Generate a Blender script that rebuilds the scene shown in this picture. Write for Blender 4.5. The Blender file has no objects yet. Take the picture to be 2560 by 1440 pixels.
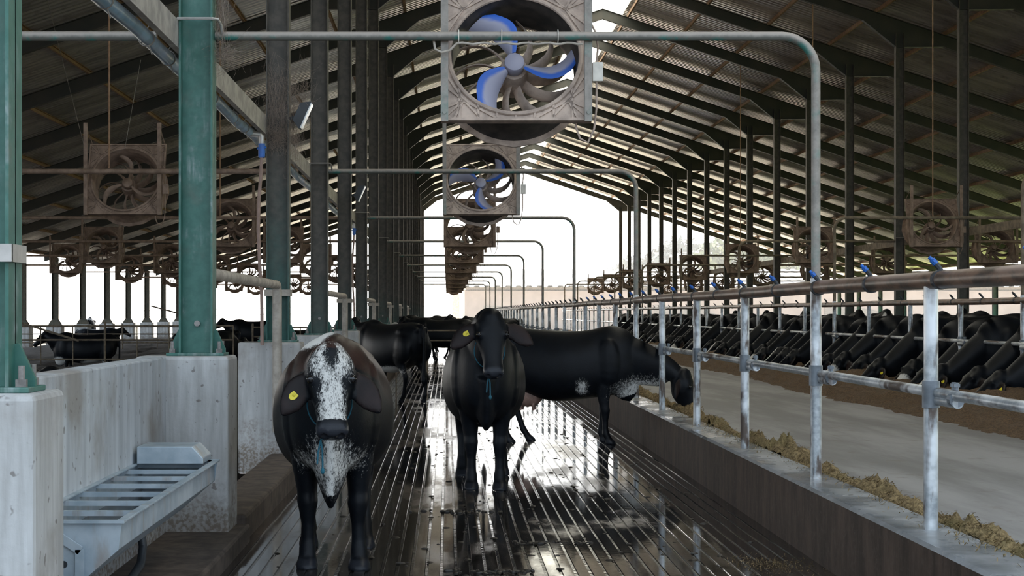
import bpy, bmesh, math, random
import numpy as np
from mathutils import Vector, Matrix, noise as mnoise
random.seed(7); rng = np.random.default_rng(7)
SC = bpy.context.scene
COL = SC.collection
# ------------------------------------------------------------------ camera, world, sun, exposure
F = 3920.0; VX, VY = 1118.0, 783.0; EYE = 1.70        # focal length in pixels, vanishing point, eye height
cam_d = bpy.data.cameras.new('camera'); cam = bpy.data.objects.new('camera', cam_d); COL.objects.link(cam)
cam.location = (0, 0, EYE); cam.rotation_euler = (math.pi/2, 0, 0)
cam_d.sensor_width = 36.0; cam_d.lens = F/2560*36.0
cam_d.shift_x = (1280-VX)/2560; cam_d.shift_y = (VY-720)/2560
cam_d.clip_start = 0.1; cam_d.clip_end = 2000
SC.camera = cam
SC.view_settings.view_transform = 'Standard'; SC.view_settings.look = 'None'
SC.view_settings.gamma = 1.0; SC.view_settings.use_curve_mapping = False
SC.view_settings.exposure = 0.0
SC.cycles.max_bounces = 8; SC.cycles.diffuse_bounces = 4; SC.cycles.glossy_bounces = 3
SC.cycles.use_denoising = True; SC.cycles.sample_clamp_indirect = 6.0
SC.cycles.volume_bounces = 1
W = bpy.data.worlds.new('sky'); SC.world = W; W.use_nodes = True
wn, wl = W.node_tree.nodes, W.node_tree.links
wn.clear()
tc = wn.new('ShaderNodeTexCoord'); sp = wn.new('ShaderNodeSeparateXYZ'); rp = wn.new('ShaderNodeValToRGB')
bg = wn.new('ShaderNodeBackground'); wo = wn.new('ShaderNodeOutputWorld')
wl.new(tc.outputs['Generated'], sp.inputs[0]); wl.new(sp.outputs['Z'], rp.inputs[0])
rp.color_ramp.elements[0].position = 0.0; rp.color_ramp.elements[0].color = (1.0, 0.955, 0.90, 1)
rp.color_ramp.elements[1].position = 0.6; rp.color_ramp.elements[1].color = (0.66, 0.82, 1.0, 1)
e = rp.color_ramp.elements.new(0.12); e.color = (0.93, 0.97, 1.0, 1)
mr = wn.new('ShaderNodeMapRange'); mr.interpolation_type = 'SMOOTHSTEP'          # hazy sky, brighter towards the low sun ahead
mr.inputs['From Min'].default_value = -0.1; mr.inputs['From Max'].default_value = 0.95
mr.inputs['To Min'].default_value = 2.3; mr.inputs['To Max'].default_value = 5.0
wl.new(sp.outputs['Y'], mr.inputs['Value']); wl.new(mr.outputs[0], bg.inputs[1])
mc = wn.new('ShaderNodeMapRange'); mc.inputs['From Min'].default_value = -0.4; mc.inputs['From Max'].default_value = 0.5
wl.new(sp.outputs['Y'], mc.inputs['Value'])
mx_ = wn.new('ShaderNodeMix'); mx_.data_type = 'RGBA'; mx_.inputs[6].default_value = (0.70, 0.84, 1.0, 1)
wl.new(mc.outputs[0], mx_.inputs[0]); wl.new(rp.outputs[0], mx_.inputs[7]); wl.new(mx_.outputs[2], bg.inputs[0])
wl.new(bg.outputs[0], wo.inputs[0])
sun_d = bpy.data.lights.new('sun', 'SUN'); sun = bpy.data.objects.new('sun', sun_d); COL.objects.link(sun)
sun_d.energy = 30.0; sun_d.angle = 0.02; sun_d.color = (1.0, 0.94, 0.84)
sun.rotation_euler = Vector((-0.30, -0.42, -0.86)).to_track_quat('-Z', 'Y').to_euler()
sun.location = (30, 60, 60)

# ------------------------------------------------------------------ helpers
ORD = ['first','second','third','fourth','fifth','sixth','seventh','eighth','ninth','tenth','eleventh','twelfth','thirteenth',
 'fourteenth','fifteenth','sixteenth','seventeenth','eighteenth','nineteenth','twentieth']
def ordw(n):
    if n <= 20: return ORD[n-1]
    t = {20:'twenty',30:'thirty',40:'forty',50:'fifty',60:'sixty'}[(n//10)*10]
    return t+'-'+ORD[n%10-1] if n % 10 else {'twenty':'twentieth','thirty':'thirtieth','forty':'fortieth','fifty':'fiftieth','sixty':'sixtieth'}[t]
def px(x, y, Y): return Vector(((x-VX)*Y/F, Y, EYE-(y-VY)*Y/F))   # a point of the photo at distance Y, in metres

class MB:
    def __init__(s): s.v = []; s.f = []
    def add(s, vs, fs):
        b = len(s.v); s.v.extend(tuple(p) for p in vs); s.f.extend(tuple(i+b for i in q) for q in fs); return s
    def box(s, x0, x1, y0, y1, z0, z1):
        return s.add([(x0,y0,z0),(x1,y0,z0),(x1,y1,z0),(x0,y1,z0),(x0,y0,z1),(x1,y0,z1),(x1,y1,z1),(x0,y1,z1)],
            [(3,2,1,0),(4,5,6,7),(0,1,5,4),(1,2,6,5),(2,3,7,6),(3,0,4,7)])
    def bar(s, p0, p1, w, h, up=(0,0,1)):
        p0, p1 = Vector(p0), Vector(p1); d = (p1-p0).normalized(); up = Vector(up)
        r = d.cross(up)
        if r.length < 1e-4: r = d.cross(Vector((1,0,0)))
        r.normalize(); u = r.cross(d)
        q = []
        for p in (p0, p1):
            for a, b in ((-1,-1),(1,-1),(1,1),(-1,1)): q.append(p+r*(a*w/2)+u*(b*h/2))
        return s.add(q, [(0,1,2,3),(7,6,5,4),(1,0,4,5),(2,1,5,6),(3,2,6,7),(0,3,7,4)])
    def loft(s, rings, cap=True, closed=False):
        n = len(rings[0]); b = len(s.v)
        for r in rings: s.v.extend(tuple(p) for p in r)
        m = len(rings)
        for i in range(m if closed else m-1):
            j = (i+1) % m
            for k in range(n):
                l = (k+1) % n
                s.f.append((b+i*n+k, b+i*n+l, b+j*n+l, b+j*n+k))
        if cap and not closed:
            s.f.append(tuple(b+k for k in reversed(range(n)))); s.f.append(tuple(b+(m-1)*n+k for k in range(n)))
        return s
    def tube(s, path, r, n=10, cap=True):
        P = [Vector(p) for p in path]; m = len(P)
        R = r if isinstance(r, (list, tuple)) else [r]*m
        prev = None; rings = []
        for i in range(m):
            t = (P[min(i+1,m-1)]-P[max(i-1,0)])
            t = t.normalized() if t.length > 1e-9 else Vector((0,0,1))
            if prev is None:
                a = Vector((0,0,1)) if abs(t.z) < 0.9 else Vector((1,0,0))
                u = t.cross(a).normalized()
            else:
                u = (prev-t*prev.dot(t)).normalized()
            prev = u; w = t.cross(u)
            rings.append([P[i]+(u*math.cos(2*math.pi*k/n)+w*math.sin(2*math.pi*k/n))*R[i] for k in range(n)])
        return s.loft(rings, cap)
    def lathe(s, prof, M=None, n=32, closed=False):
        # prof = list of (radius, y); axis along local +Y
        rings = []
        for r, y in prof:
            ring = [Vector((r*math.cos(2*math.pi*k/n), y, r*math.sin(2*math.pi*k/n))) for k in range(n)]
            rings.append([M @ p for p in ring] if M else ring)
        return s.loft(rings, not closed, closed)
    def prism(s, pts, axis, a, b):
        # pts: 2-D outline; axis 'x' -> (a..b, u, v); 'y' -> (u, a..b, v); 'z' -> (u, v, a..b)
        n = len(pts)
        def mk(t, p): return (t,p[0],p[1]) if axis=='x' else ((p[0],t,p[1]) if axis=='y' else (p[0],p[1],t))
        vs = [mk(a,p) for p in pts]+[mk(b,p) for p in pts]
        fs = [tuple(range(n)), tuple(reversed(range(n,2*n)))]
        for k in range(n):
            l = (k+1) % n; fs.append((k, k+n, l+n, l))
        return s.add(vs, fs)
    def xf(s, M):
        s.v = [tuple(M @ Vector(p)) for p in s.v]; return s
    def ell(s, c, r, n=12, m=8):
        c = Vector(c); rings = []
        for i in range(m+1):
            th = math.pi*(0.02+0.96*i/m)
            rings.append([c+Vector((r[0]*math.sin(th)*math.cos(2*math.pi*k/n), r[1]*math.sin(th)*math.sin(2*math.pi*k/n), r[2]*math.cos(th))) for k in range(n)])
        return s.loft(rings)
    def mesh(s, name, mat=None, smooth=False, fix=True):
        me = bpy.data.meshes.new(name); me.from_pydata(s.v, [], s.f)
        if fix:
            bm = bmesh.new(); bm.from_mesh(me); bmesh.ops.recalc_face_normals(bm, faces=bm.faces); bm.to_mesh(me); bm.free()
        if mat: me.materials.append(mat)
        if smooth:
            me.polygons.foreach_set('use_smooth', [True]*len(me.polygons))
            try: me.set_sharp_from_angle(angle=math.radians(40))
            except Exception: pass
        me.update(); return me
def obj(name, mb, mat, parent=None, smooth=False, off=None, bev=0, label=None, fix=True):
    if off is not None:
        o_ = Vector(off); mb.v = [tuple(Vector(p)-o_) for p in mb.v]
    me = mb.mesh(name, mat, smooth, fix) if isinstance(mb, MB) else mb
    o = bpy.data.objects.new(name, me); COL.objects.link(o)
    if parent: o.parent = parent
    if bev:
        m = o.modifiers.new('bevel', 'BEVEL'); m.width = bev; m.segments = 2; m.limit_method = 'ANGLE'
    if label: o['label'] = label
    return o
def tag(o, label=None, cat=None, group=None, kind=None):
    if label: o['label'] = label
    if cat: o['category'] = cat
    if group: o['group'] = group
    if kind: o['kind'] = kind
    return o
def thing(name, label, cat, loc=(0,0,0), rz=0, group=None, scale=1):
    o = bpy.data.objects.new(name, None); COL.objects.link(o); o.location = loc; o.rotation_euler = (0,0,rz)
    o.empty_display_size = 0.2; o.scale = (scale,)*3
    return tag(o, label, cat, group)
KIDS = {}
def kids(o):
    return [c for c in bpy.data.objects if c.parent == o]
def tree(o):
    return (o, [tree(c) for c in kids(o)])
def copy_tree(t, parent=None):
    o, ch = t; c = o.copy(); COL.objects.link(c); c.parent = parent
    for k in ch: copy_tree(k, c)
    return c
def struct(name, mb, mat, smooth=False, bev=0):
    o = obj(name, mb, mat, None, smooth, None, bev); o['kind'] = 'structure'; return o
def fbm(p, o=4): return mnoise.fractal(Vector(p), 0.8, 2.0, o)

# ------------------------------------------------------------------ materials
MATS = {}
class NT:
    def __init__(s, name):
        s.m = bpy.data.materials.new(name); s.m.use_nodes = True; s.n = s.m.node_tree.nodes; s.l = s.m.node_tree.links
        s.b = s.n['Principled BSDF']; MATS[name] = s.m
        s.tc = s.n.new('ShaderNodeTexCoord'); s.geo = None
    def noise(s, scale, detail=4, rough=0.55, vec=None, dist=0.0):
        t = s.n.new('ShaderNodeTexNoise'); t.inputs['Scale'].default_value = scale; t.inputs['Detail'].default_value = detail
        t.inputs['Roughness'].default_value = rough; t.inputs['Distortion'].default_value = dist
        s.l.new(vec if vec else s.tc.outputs['Object'], t.inputs['Vector']); return t.outputs['Fac']
    def mapv(s, scale=(1,1,1)):
        m = s.n.new('ShaderNodeMapping'); m.inputs['Scale'].default_value = scale
        s.l.new(s.tc.outputs['Object'], m.inputs['Vector']); return m.outputs[0]
    def ramp(s, f, a, b):
        r = s.n.new('ShaderNodeMapRange'); r.interpolation_type = 'SMOOTHSTEP'
        r.inputs['From Min'].default_value = a; r.inputs['From Max'].default_value = b
        s.l.new(f, r.inputs['Value']); return r.outputs[0]
    def mix(s, f, a, b):
        m = s.n.new('ShaderNodeMix'); m.data_type = 'RGBA'
        s._in(m.inputs[0], f); s._in(m.inputs[6], a); s._in(m.inputs[7], b); return m.outputs[2]
    def fmix(s, f, a, b):
        m = s.n.new('ShaderNodeMix'); m.data_type = 'FLOAT'
        s._in(m.inputs[0], f); s._in(m.inputs[2], a); s._in(m.inputs[3], b); return m.outputs[0]
    def math(s, op, a, b=0.0):
        m = s.n.new('ShaderNodeMath'); m.operation = op; s._in(m.inputs[0], a); s._in(m.inputs[1], b); return m.outputs[0]
    def _in(s, sock, v):
        if isinstance(v, bpy.types.NodeSocket): s.l.new(v, sock)
        elif isinstance(v, (tuple, list)): sock.default_value = (v[0], v[1], v[2], 1)
        else: sock.default_value = v
    def nz(s):
        if not s.geo: s.geo = s.n.new('ShaderNodeNewGeometry')
        x = s.n.new('ShaderNodeSeparateXYZ'); s.l.new(s.geo.outputs['Normal'], x.inputs[0]); return x.outputs['Z']
    def wpos(s):
        if not s.geo: s.geo = s.n.new('ShaderNodeNewGeometry')
        x = s.n.new('ShaderNodeSeparateXYZ'); s.l.new(s.geo.outputs['Position'], x.inputs[0]); return x.outputs
    def bump(s, h, strength=0.3, dist=0.01):
        b = s.n.new('ShaderNodeBump'); b.inputs['Strength'].default_value = strength; b.inputs['Distance'].default_value = dist
        s.l.new(h, b.inputs['Height']); s.l.new(b.outputs[0], s.b.inputs['Normal'])
    def out(s, col, rough=0.7, metal=0.0, spec=None):
        s._in(s.b.inputs['Base Color'], col); s._in(s.b.inputs['Roughness'], rough); s._in(s.b.inputs['Metallic'], metal)
        if spec is not None: s._in(s.b.inputs['Specular IOR Level'], spec)
        return s.m
def simple(name, c, rough=0.6, metal=0.0, var=0.25, scale=8, bump=0.0):
    t = NT(name); f = t.ramp(t.noise(scale), 0.35, 0.65)
    c2 = tuple(x*(1-var) for x in c)
    if bump: t.bump(t.noise(scale*5), bump)
    return t.out(t.mix(f, c2, c), rough, metal)

def m_green():
    t = NT('green_paint'); n = t.noise(3.0, 5); n2 = t.noise(14, 4); z = t.wpos()[2]
    col = t.mix(t.ramp(n2, 0.3, 0.7), (0.024, 0.108, 0.083), (0.042, 0.142, 0.112))
    streak = t.noise(1.0, 5, 0.65, t.mapv((26, 26, 2.2)))
    pale = t.math('MULTIPLY', t.ramp(t.noise(2.6, 5, 0.6), 0.50, 0.66), t.ramp(streak, 0.40, 0.7))
    col = t.mix(pale, col, (0.27, 0.33, 0.32))
    dust = t.math('MULTIPLY', t.ramp(n, 0.5, 0.75), 0.55)
    col = t.mix(dust, col, (0.11, 0.095, 0.075))
    return t.out(col, 0.5)
def m_green_dusty(nm='dusty_green_paint', za=2.0, zb=4.8):
    t = NT(nm); n = t.noise(2.5, 6, 0.65); z = t.wpos()[2]
    hz = t.ramp(t.math('ADD', z, t.math('MULTIPLY', n, 2.4)), za, zb)
    grn = t.mix(t.ramp(t.noise(12), 0.35, 0.65), (0.016, 0.09, 0.078), (0.028, 0.125, 0.105))
    dst = t.mix(t.ramp(t.noise(9), 0.3, 0.7), (0.055, 0.05, 0.04), (0.095, 0.083, 0.066))
    return t.out(t.mix(hz, grn, dst), 0.62)
def m_rafter():
    t = NT('rafter_paint'); n = t.noise(1.5, 5)
    return t.out(t.mix(t.ramp(n, 0.35, 0.7), (0.022, 0.026, 0.021), (0.042, 0.038, 0.030)), 0.6)
def m_roof():
    t = NT('corrugated_sheet'); n = t.noise(0.6, 5, 0.6, t.mapv((0.5, 2.4, 1))); n2 = t.noise(3.0, 5)
    c = t.mix(t.ramp(n, 0.35, 0.68), (0.52, 0.48, 0.43), (0.84, 0.79, 0.71))
    c = t.mix(t.math('MULTIPLY', t.ramp(n2, 0.55, 0.75), 0.5), c, (0.17, 0.135, 0.105))
    return t.out(c, 0.34, 0.8)
def m_concrete(name, dirt_base=True, a=(0.40, 0.42, 0.43), b=(0.62, 0.64, 0.65)):
    t = NT(name); v = t.mapv((9, 9, 0.9)); n = t.noise(1.0, 6, 0.62, v); big = t.noise(1.6, 5); fine = t.noise(30, 5)
    c = t.mix(t.ramp(n, 0.3, 0.7), a, b)
    c = t.mix(t.math('MULTIPLY', t.ramp(big, 0.48, 0.70), 0.75), c, (0.25, 0.22, 0.185))
    spots = t.ramp(t.noise(19, 2, 0.4), 0.68, 0.74)
    c = t.mix(t.math('MULTIPLY', spots, 0.7), c, (0.12, 0.10, 0.085))
    if dirt_base:
        z = t.wpos()[2]
        d = t.math('SUBTRACT', t.math('MULTIPLY', t.noise(3.5, 6, 0.7), 1.25), z)
        c = t.mix(t.math('MULTIPLY', t.ramp(d, -0.05, 0.5), t.fmix(t.ramp(t.noise(34, 4), 0.42, 0.6), 0.45, 0.95)), c, (0.15, 0.115, 0.085))
    t.bump(t.math('ADD', fine, t.math('MULTIPLY', t.noise(6, 4), 1.0)), 0.25, 0.008)
    return t.out(c, 0.75)
def m_wetfloor():
    t = NT('wet_alley_concrete'); v = t.mapv((1.0, 0.35, 1)); n = t.noise(1.1, 6, 0.62, v); n2 = t.noise(7, 5, 0.65, t.mapv((1.6, 0.7, 1)))
    wet = t.ramp(n, 0.32, 0.50)
    c = t.mix(t.ramp(n2, 0.3, 0.7), (0.045, 0.032, 0.022), (0.12, 0.088, 0.062))
    c = t.mix(wet, c, (0.022, 0.018, 0.015))
    muck = t.ramp(t.noise(13, 5, 0.7), 0.66, 0.72)
    c = t.mix(muck, c, (0.012, 0.010, 0.008))
    r = t.fmix(wet, 0.26, 0.045); r = t.fmix(muck, r, 0.42)
    h = t.math('ADD', t.math('MULTIPLY', t.noise(24, 4, 0.6), 0.5), t.math('MULTIPLY', t.noise(5, 3), 0.8))
    t.bump(h, 0.08, 0.004)
    return t.out(c, r, 0.0, 1.0)
def m_groove():
    t = NT('groove_water'); t.bump(t.noise(6, 3, 0.5, t.mapv((0.3, 2.6, 1))), 0.35, 0.012)
    return t.out((0.02, 0.017, 0.014), t.fmix(t.ramp(t.noise(2.4, 4), 0.4, 0.6), 0.08, 0.2), 0.0, 1.0)
def m_lane():
    t = NT('feed_lane_concrete'); n = t.noise(1.0, 6, 0.6, t.mapv((1.7, 0.25, 1))); n2 = t.noise(3, 6, 0.7)
    c = t.mix(t.ramp(n, 0.35, 0.68), (0.19, 0.185, 0.18), (0.33, 0.325, 0.32))
    c = t.mix(t.math('MULTIPLY', t.ramp(n2, 0.55, 0.72), 0.6), c, (0.16, 0.135, 0.10))
    t.bump(t.noise(20, 5), 0.2, 0.006)
    return t.out(c, 0.62)
def m_feed(name, a, b, c3):
    t = NT(name); n = t.noise(38, 5, 0.75); n2 = t.noise(2.6, 4)
    c = t.mix(t.ramp(n, 0.36, 0.66), a, b); c = t.mix(t.math('MULTIPLY', t.ramp(n2, 0.45, 0.7), 0.6), c, c3)
    t.bump(t.noise(55, 4, 0.7), 0.9, 0.02)
    return t.out(c, 0.9)
def m_galv(nm='galvanised_pipe', mv=(11, 11, 2.6)):
    t = NT(nm); n = t.noise(1.0, 5, 0.6, t.mapv(mv)); n2 = t.noise(22, 4); n3 = t.noise(2.4, 4)
    c = t.mix(t.ramp(n2, 0.3, 0.7), (0.26, 0.285, 0.30), (0.44, 0.465, 0.48))
    c = t.mix(t.ramp(n, 0.48, 0.60), c, (0.105, 0.08, 0.066))
    c = t.mix(t.math('MULTIPLY', t.ramp(n3, 0.48, 0.62), 0.75), c, (0.80, 0.83, 0.85))  # white patches, with bluish-white highlights painted into them
    return t.out(c, t.fmix(t.ramp(n, 0.5, 0.65), 0.36, 0.6), 0.35)
def m_rustpipe():
    t = NT('rust_brown_pipe'); n = t.noise(1.0, 6, 0.62, t.mapv((7, 2.4, 7)), 0.9); n2 = t.noise(26, 4)
    c = t.mix(t.ramp(n, 0.38, 0.55), (0.040, 0.028, 0.021), (0.16, 0.095, 0.064))
    c = t.mix(t.math('MULTIPLY', t.ramp(n, 0.6, 0.7), 0.75), c, (0.37, 0.285, 0.235))
    c = t.mix(t.math('MULTIPLY', t.ramp(n2, 0.5, 0.7), 0.4), c, (0.05, 0.04, 0.034))
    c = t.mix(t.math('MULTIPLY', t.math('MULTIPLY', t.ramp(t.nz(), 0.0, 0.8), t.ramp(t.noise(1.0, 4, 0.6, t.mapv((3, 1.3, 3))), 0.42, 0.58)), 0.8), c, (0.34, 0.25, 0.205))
    return t.out(c, 0.42)
def m_barpipe():
    t = NT('toplit_dusty_green_pipe'); nz = t.nz(); n = t.noise(16, 5, 0.65)
    up = t.ramp(t.math('ADD', nz, t.math('MULTIPLY', n, 0.9)), -0.1, 0.9)  # upward faces pale tan: dust, plus overhead light put into the colour
    grn = t.mix(t.ramp(t.noise(5, 4), 0.5, 0.62), (0.115, 0.115, 0.10), (0.035, 0.15, 0.125))
    return t.out(t.mix(up, grn, (0.36, 0.32, 0.28)), 0.6)
def m_dust(name, a, b, r=0.8):
    t = NT(name); n = t.noise(7, 5, 0.62); nz = t.nz()
    c = t.mix(t.ramp(n, 0.34, 0.68), a, b)
    return t.out(c, r)
def m_blade():
    t = NT('blue_blade'); n = t.noise(5, 4); e = t.n.new('ShaderNodeAttribute'); e.attribute_name = 'edge'
    f = t.ramp(t.math('ADD', t.math('MULTIPLY', e.outputs['Fac'], 1.0), t.math('MULTIPLY', t.math('SUBTRACT', n, 0.5), 0.5)), 0.35, 0.75)
    return t.out(t.mix(f, (0.33, 0.33, 0.42), (0.03, 0.12, 0.50)), 0.45)
def m_coat():
    t = NT('cow_coat'); a = t.n.new('ShaderNodeAttribute'); a.attribute_name = 'coat'
    s = t.n.new('ShaderNodeSeparateColor'); t.l.new(a.outputs['Color'], s.inputs[0])
    wh, br, sk = s.outputs[0], s.outputs[1], s.outputs[2]
    n = t.fmix(0.5, t.noise(46, 3, 0.6, t.mapv((1, 1, 0.55))), t.noise(150, 2, 0.6, t.mapv((1, 1, 0.5)))); n2 = t.noise(6, 4)
    base = t.mix(t.ramp(n2, 0.3, 0.7), (0.0022, 0.003, 0.0045), (0.004, 0.0055, 0.008))
    base = t.mix(br, base, t.mix(t.ramp(n2, 0.3, 0.7), (0.016, 0.009, 0.007), (0.040, 0.019, 0.014)))
    w = t.ramp(t.math('ADD', n, t.math('MULTIPLY', t.math('SUBTRACT', wh, 0.5), 0.62)), 0.38, 0.62)
    base = t.mix(w, base, (0.60, 0.585, 0.55))
    base = t.mix(sk, base, (0.022, 0.024, 0.03))
    t.bump(t.noise(60, 3, 0.6, t.mapv((0.6, 1, 1))), 0.12, 0.01)
    return t.out(base, t.fmix(sk, t.fmix(wh, 0.46, 0.7), 0.22), 0.0, 0.18)
def m_bedding():
    t = NT('dark_bedding'); n = t.noise(6, 6, 0.7)
    t.bump(t.noise(9, 5, 0.7), 0.9, 0.06)
    return t.out(t.mix(t.ramp(n, 0.35, 0.7), (0.018, 0.013, 0.010), (0.05, 0.037, 0.028)), 0.95)
def m_ground():
    t = NT('dry_ground'); n = t.noise(0.15, 6, 0.65)
    return t.out(t.mix(t.ramp(n, 0.35, 0.65), (0.66, 0.58, 0.46), (0.76, 0.69, 0.56)), 0.95)
def m_grass():
    t = NT('grass_ground'); n = t.noise(0.2, 6, 0.65)
    return t.out(t.mix(t.ramp(n, 0.35, 0.65), (0.11, 0.15, 0.03), (0.18, 0.20, 0.05)), 0.95)
def m_leaf(name, c):
    t = NT(name); n = t.noise(0.8, 4)
    m = t.out(t.mix(t.ramp(n, 0.3, 0.7), tuple(x*0.6 for x in c), c), 0.7); return m
M_GREEND2 = m_green_dusty('brown_dusted_column', 1.0, 3.8)
M_GREEN, M_GREEND, M_RAFTER, M_ROOF = m_green(), m_green_dusty(), m_rafter(), m_roof()
M_CONC = m_concrete('weathered_concrete', True, (0.33, 0.325, 0.31), (0.52, 0.52, 0.51)); M_CONCW = m_concrete('wall_concrete', True, (0.37, 0.39, 0.405), (0.53, 0.555, 0.57))
M_KERB = m_dust('brown_stained_concrete', (0.05, 0.036, 0.027), (0.115, 0.085, 0.065))
def m_curb():
    t = NT('stained_feed_wall'); n = t.noise(1, 6, 0.7, t.mapv((5, 7, 1.6))); nz = t.nz(); n9 = t.noise(26, 4, 0.7)
    side = t.mix(t.ramp(n, 0.35, 0.7), (0.034, 0.021, 0.014), (0.10, 0.063, 0.045))
    side = t.mix(t.math('MULTIPLY', t.ramp(n9, 0.5, 0.7), 0.5), side, (0.11, 0.082, 0.065))
    top = t.mix(t.ramp(t.noise(3, 5), 0.4, 0.62), (0.26, 0.27, 0.275), (0.36, 0.37, 0.38))
    up = t.ramp(nz, 0.3, 0.8)
    r = t.fmix(up, 0.7, t.fmix(t.ramp(t.noise(1.6, 4), 0.4, 0.6), 0.14, 0.4))
    t.bump(t.noise(18, 5), 0.2, 0.006)
    return t.out(t.mix(up, side, top), r)
M_CURB = m_curb()
M_WET, M_GROOVE, M_LANE = m_wetfloor(), m_groove(), m_lane()
M_FEED = m_feed('chopped_feed', (0.13, 0.085, 0.035), (0.40, 0.29, 0.14), (0.20, 0.16, 0.06))
M_FEEDD = m_feed('dark_silage', (0.055, 0.032, 0.016), (0.19, 0.115, 0.055), (0.10, 0.065, 0.03))
M_GALV, M_RUST, M_BAR = m_galv(), m_rustpipe(), m_barpipe(); M_GALVH = m_galv('galvanised_rail', (11, 1.1, 11))
M_COLLAR = simple('dark_zinc_collar', (0.20, 0.225, 0.25), 0.45, 0.4, 0.4)
M_FANF = m_dust('dusty_fan_frame', (0.30, 0.235, 0.195), (0.52, 0.41, 0.335))
M_FANB = m_dust('brown_dusted_fan', (0.17, 0.115, 0.08), (0.29, 0.205, 0.15))
M_BLACKP = m_dust('black_fan_plastic', (0.012, 0.012, 0.013), (0.05, 0.043, 0.038), 0.5)
M_BLADE = m_blade(); M_COAT = m_coat(); M_BED = m_bedding(); M_GROUND = m_ground(); M_GRASS = m_grass(); M_DIRT = simple('trampled_earth', (0.085, 0.07, 0.055), 0.95, 0, 0.4, 0.3)
M_BROWNG = m_dust('backlit_dusty_green_paint', (0.055, 0.055, 0.038), (0.10, 0.085, 0.06))  # dust brown, with the outer columns' backlit darkness put into the colour
M_PURLIN = m_dust('rust_purlin', (0.20, 0.115, 0.065), (0.34, 0.21, 0.125))
M_ROD = simple('thin_steel_rod', (0.22, 0.20, 0.175), 0.6)
M_BEAM = m_dust('dusty_grey_channel', (0.26, 0.24, 0.22), (0.42, 0.385, 0.35))
M_BLUEP = simple('blue_grey_pvc', (0.25, 0.37, 0.50), 0.3, 0, 0.4, 5)
M_BLUE = simple('blue_plastic', (0.02, 0.13, 0.48), 0.4)
M_HOSE = simple('brown_drop_hose', (0.30, 0.20, 0.16), 0.6)
M_ZINC = simple('zinc_bolt', (0.5, 0.48, 0.45), 0.45, 0.5)
M_BOLT = simple('weathered_bolt', (0.27, 0.25, 0.23), 0.55, 0.2, 0.5, 20)
M_PIPEC = m_dust('cream_dusty_pipe', (0.30, 0.265, 0.22), (0.47, 0.42, 0.36))
M_RUBBER = simple('dark_rubber', (0.03, 0.035, 0.04), 0.5)
M_WHITEP = simple('white_plastic', (0.72, 0.68, 0.60), 0.5)
M_YELLOW = simple('yellow_tag', (0.72, 0.60, 0.03), 0.45)
M_ROPE = simple('teal_rope', (0.012, 0.12, 0.175), 0.7)
M_EYE = simple('cow_eye', (0.008, 0.007, 0.007), 0.08)
M_UDDER = simple('pale_udder', (0.36, 0.22, 0.17), 0.6, 0, 0.5, 9)
M_TROUGH = None
def m_trough():
    t = NT('galvanised_trough'); n = t.noise(5, 5); n2 = t.noise(1, 5, 0.6, t.mapv((8, 8, 1.5)))
    c = t.mix(t.ramp(n, 0.3, 0.7), (0.30, 0.37, 0.42), (0.48, 0.54, 0.58))
    c = t.mix(t.math('MULTIPLY', t.ramp(n2, 0.54, 0.7), 0.7), c, (0.33, 0.28, 0.24))
    return t.out(c, 0.45, 0.25)
M_TROUGH = m_trough()
M_COB = simple('cobweb_strand', (0.32, 0.25, 0.20), 0.95)
M_GATE = m_dust('rusty_gate_pipe', (0.13, 0.10, 0.07), (0.25, 0.20, 0.14))

# ------------------------------------------------------------------ the barn shell
RX, RZ, SL = 5.5, 12.46, 0.335             # ridge position, rafter top at the ridge, slope
XL, XR = -1.83, 12.83                      # the two inner column rows
XOL, XOR = -18.0, 29.0                     # outer column rows
CY = [6.2]+[11.5+5.5*i for i in range(20)] # frame positions
ROOF0, ROOF1 = 4.9, CY[-1]+0.9
def rtop(x): return RZ-SL*abs(x-RX)

def grooved_floor(name, x0, x1, y0, y1, pitch, g0, g1, mat):
    mb = MB(); gm = MB()
    xs = []; x = g0
    edges = [x0]
    while x < g1: edges += [x, x+0.019]; x += pitch
    edges.append(x1)
    prof = []
    for i, e_ in enumerate(edges):
        if i == 0 or i == len(edges)-1: prof.append((e_, 0)); continue
        if i % 2 == 1: prof += [(e_-0.003, 0), (e_+0.003, -0.012)]
        else: prof += [(e_-0.003, -0.012), (e_+0.003, 0)]
    ys = np.concatenate([np.linspace(y0, 30, 60), np.linspace(31, y1, 30)])
    vs = []; fs = []
    for y in ys:
        for p in prof: vs.append((p[0], y, p[1]))
    n = len(prof)
    for j in range(len(ys)-1):
        for i in range(n-1):
            if prof[i][1] < 0 and prof[i+1][1] < 0: continue
            fs.append((j*n+i, j*n+i+1, (j+1)*n+i+1, (j+1)*n+i))
    mb.add(vs, fs)
    o = obj(name, mb, mat, None, False, fix=False); o['kind'] = 'structure'
    vs = []; fs = []
    for i in range(1, len(edges)-1, 2):
        a, b = edges[i]-0.002, edges[i+1]+0.002
        k = len(vs); vs += [(a,y0,-0.0075),(b,y0,-0.0075),(b,y1,-0.0075),(a,y1,-0.0075)]; fs.append((k,k+1,k+2,k+3))
    gm.add(vs, fs)
    g = obj('groove_water', gm, M_GROOVE, o, fix=False); g['kind'] = 'structure'
    mb2 = MB().box(x0, x1, y0, y1, -0.3, -0.02); s_ = obj('floor_slab', mb2, mat, o); s_['kind'] = 'structure'
    return o
grooved_floor('floor', -1.52, 2.60, -6, 118, 0.098, -1.42, 2.42, M_WET)
struct('floor_lane', MB().box(2.80, 8.25, -6, 118, -0.3, 0.36), M_LANE)
struct('floor_right_alley', MB().box(8.35, 12.6, -6, 118, -0.3, 0.0), M_WET)
struct('floor_right_pen', MB().box(12.6, 29.6, -6, 118, -0.5, -0.12), M_BED)
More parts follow.
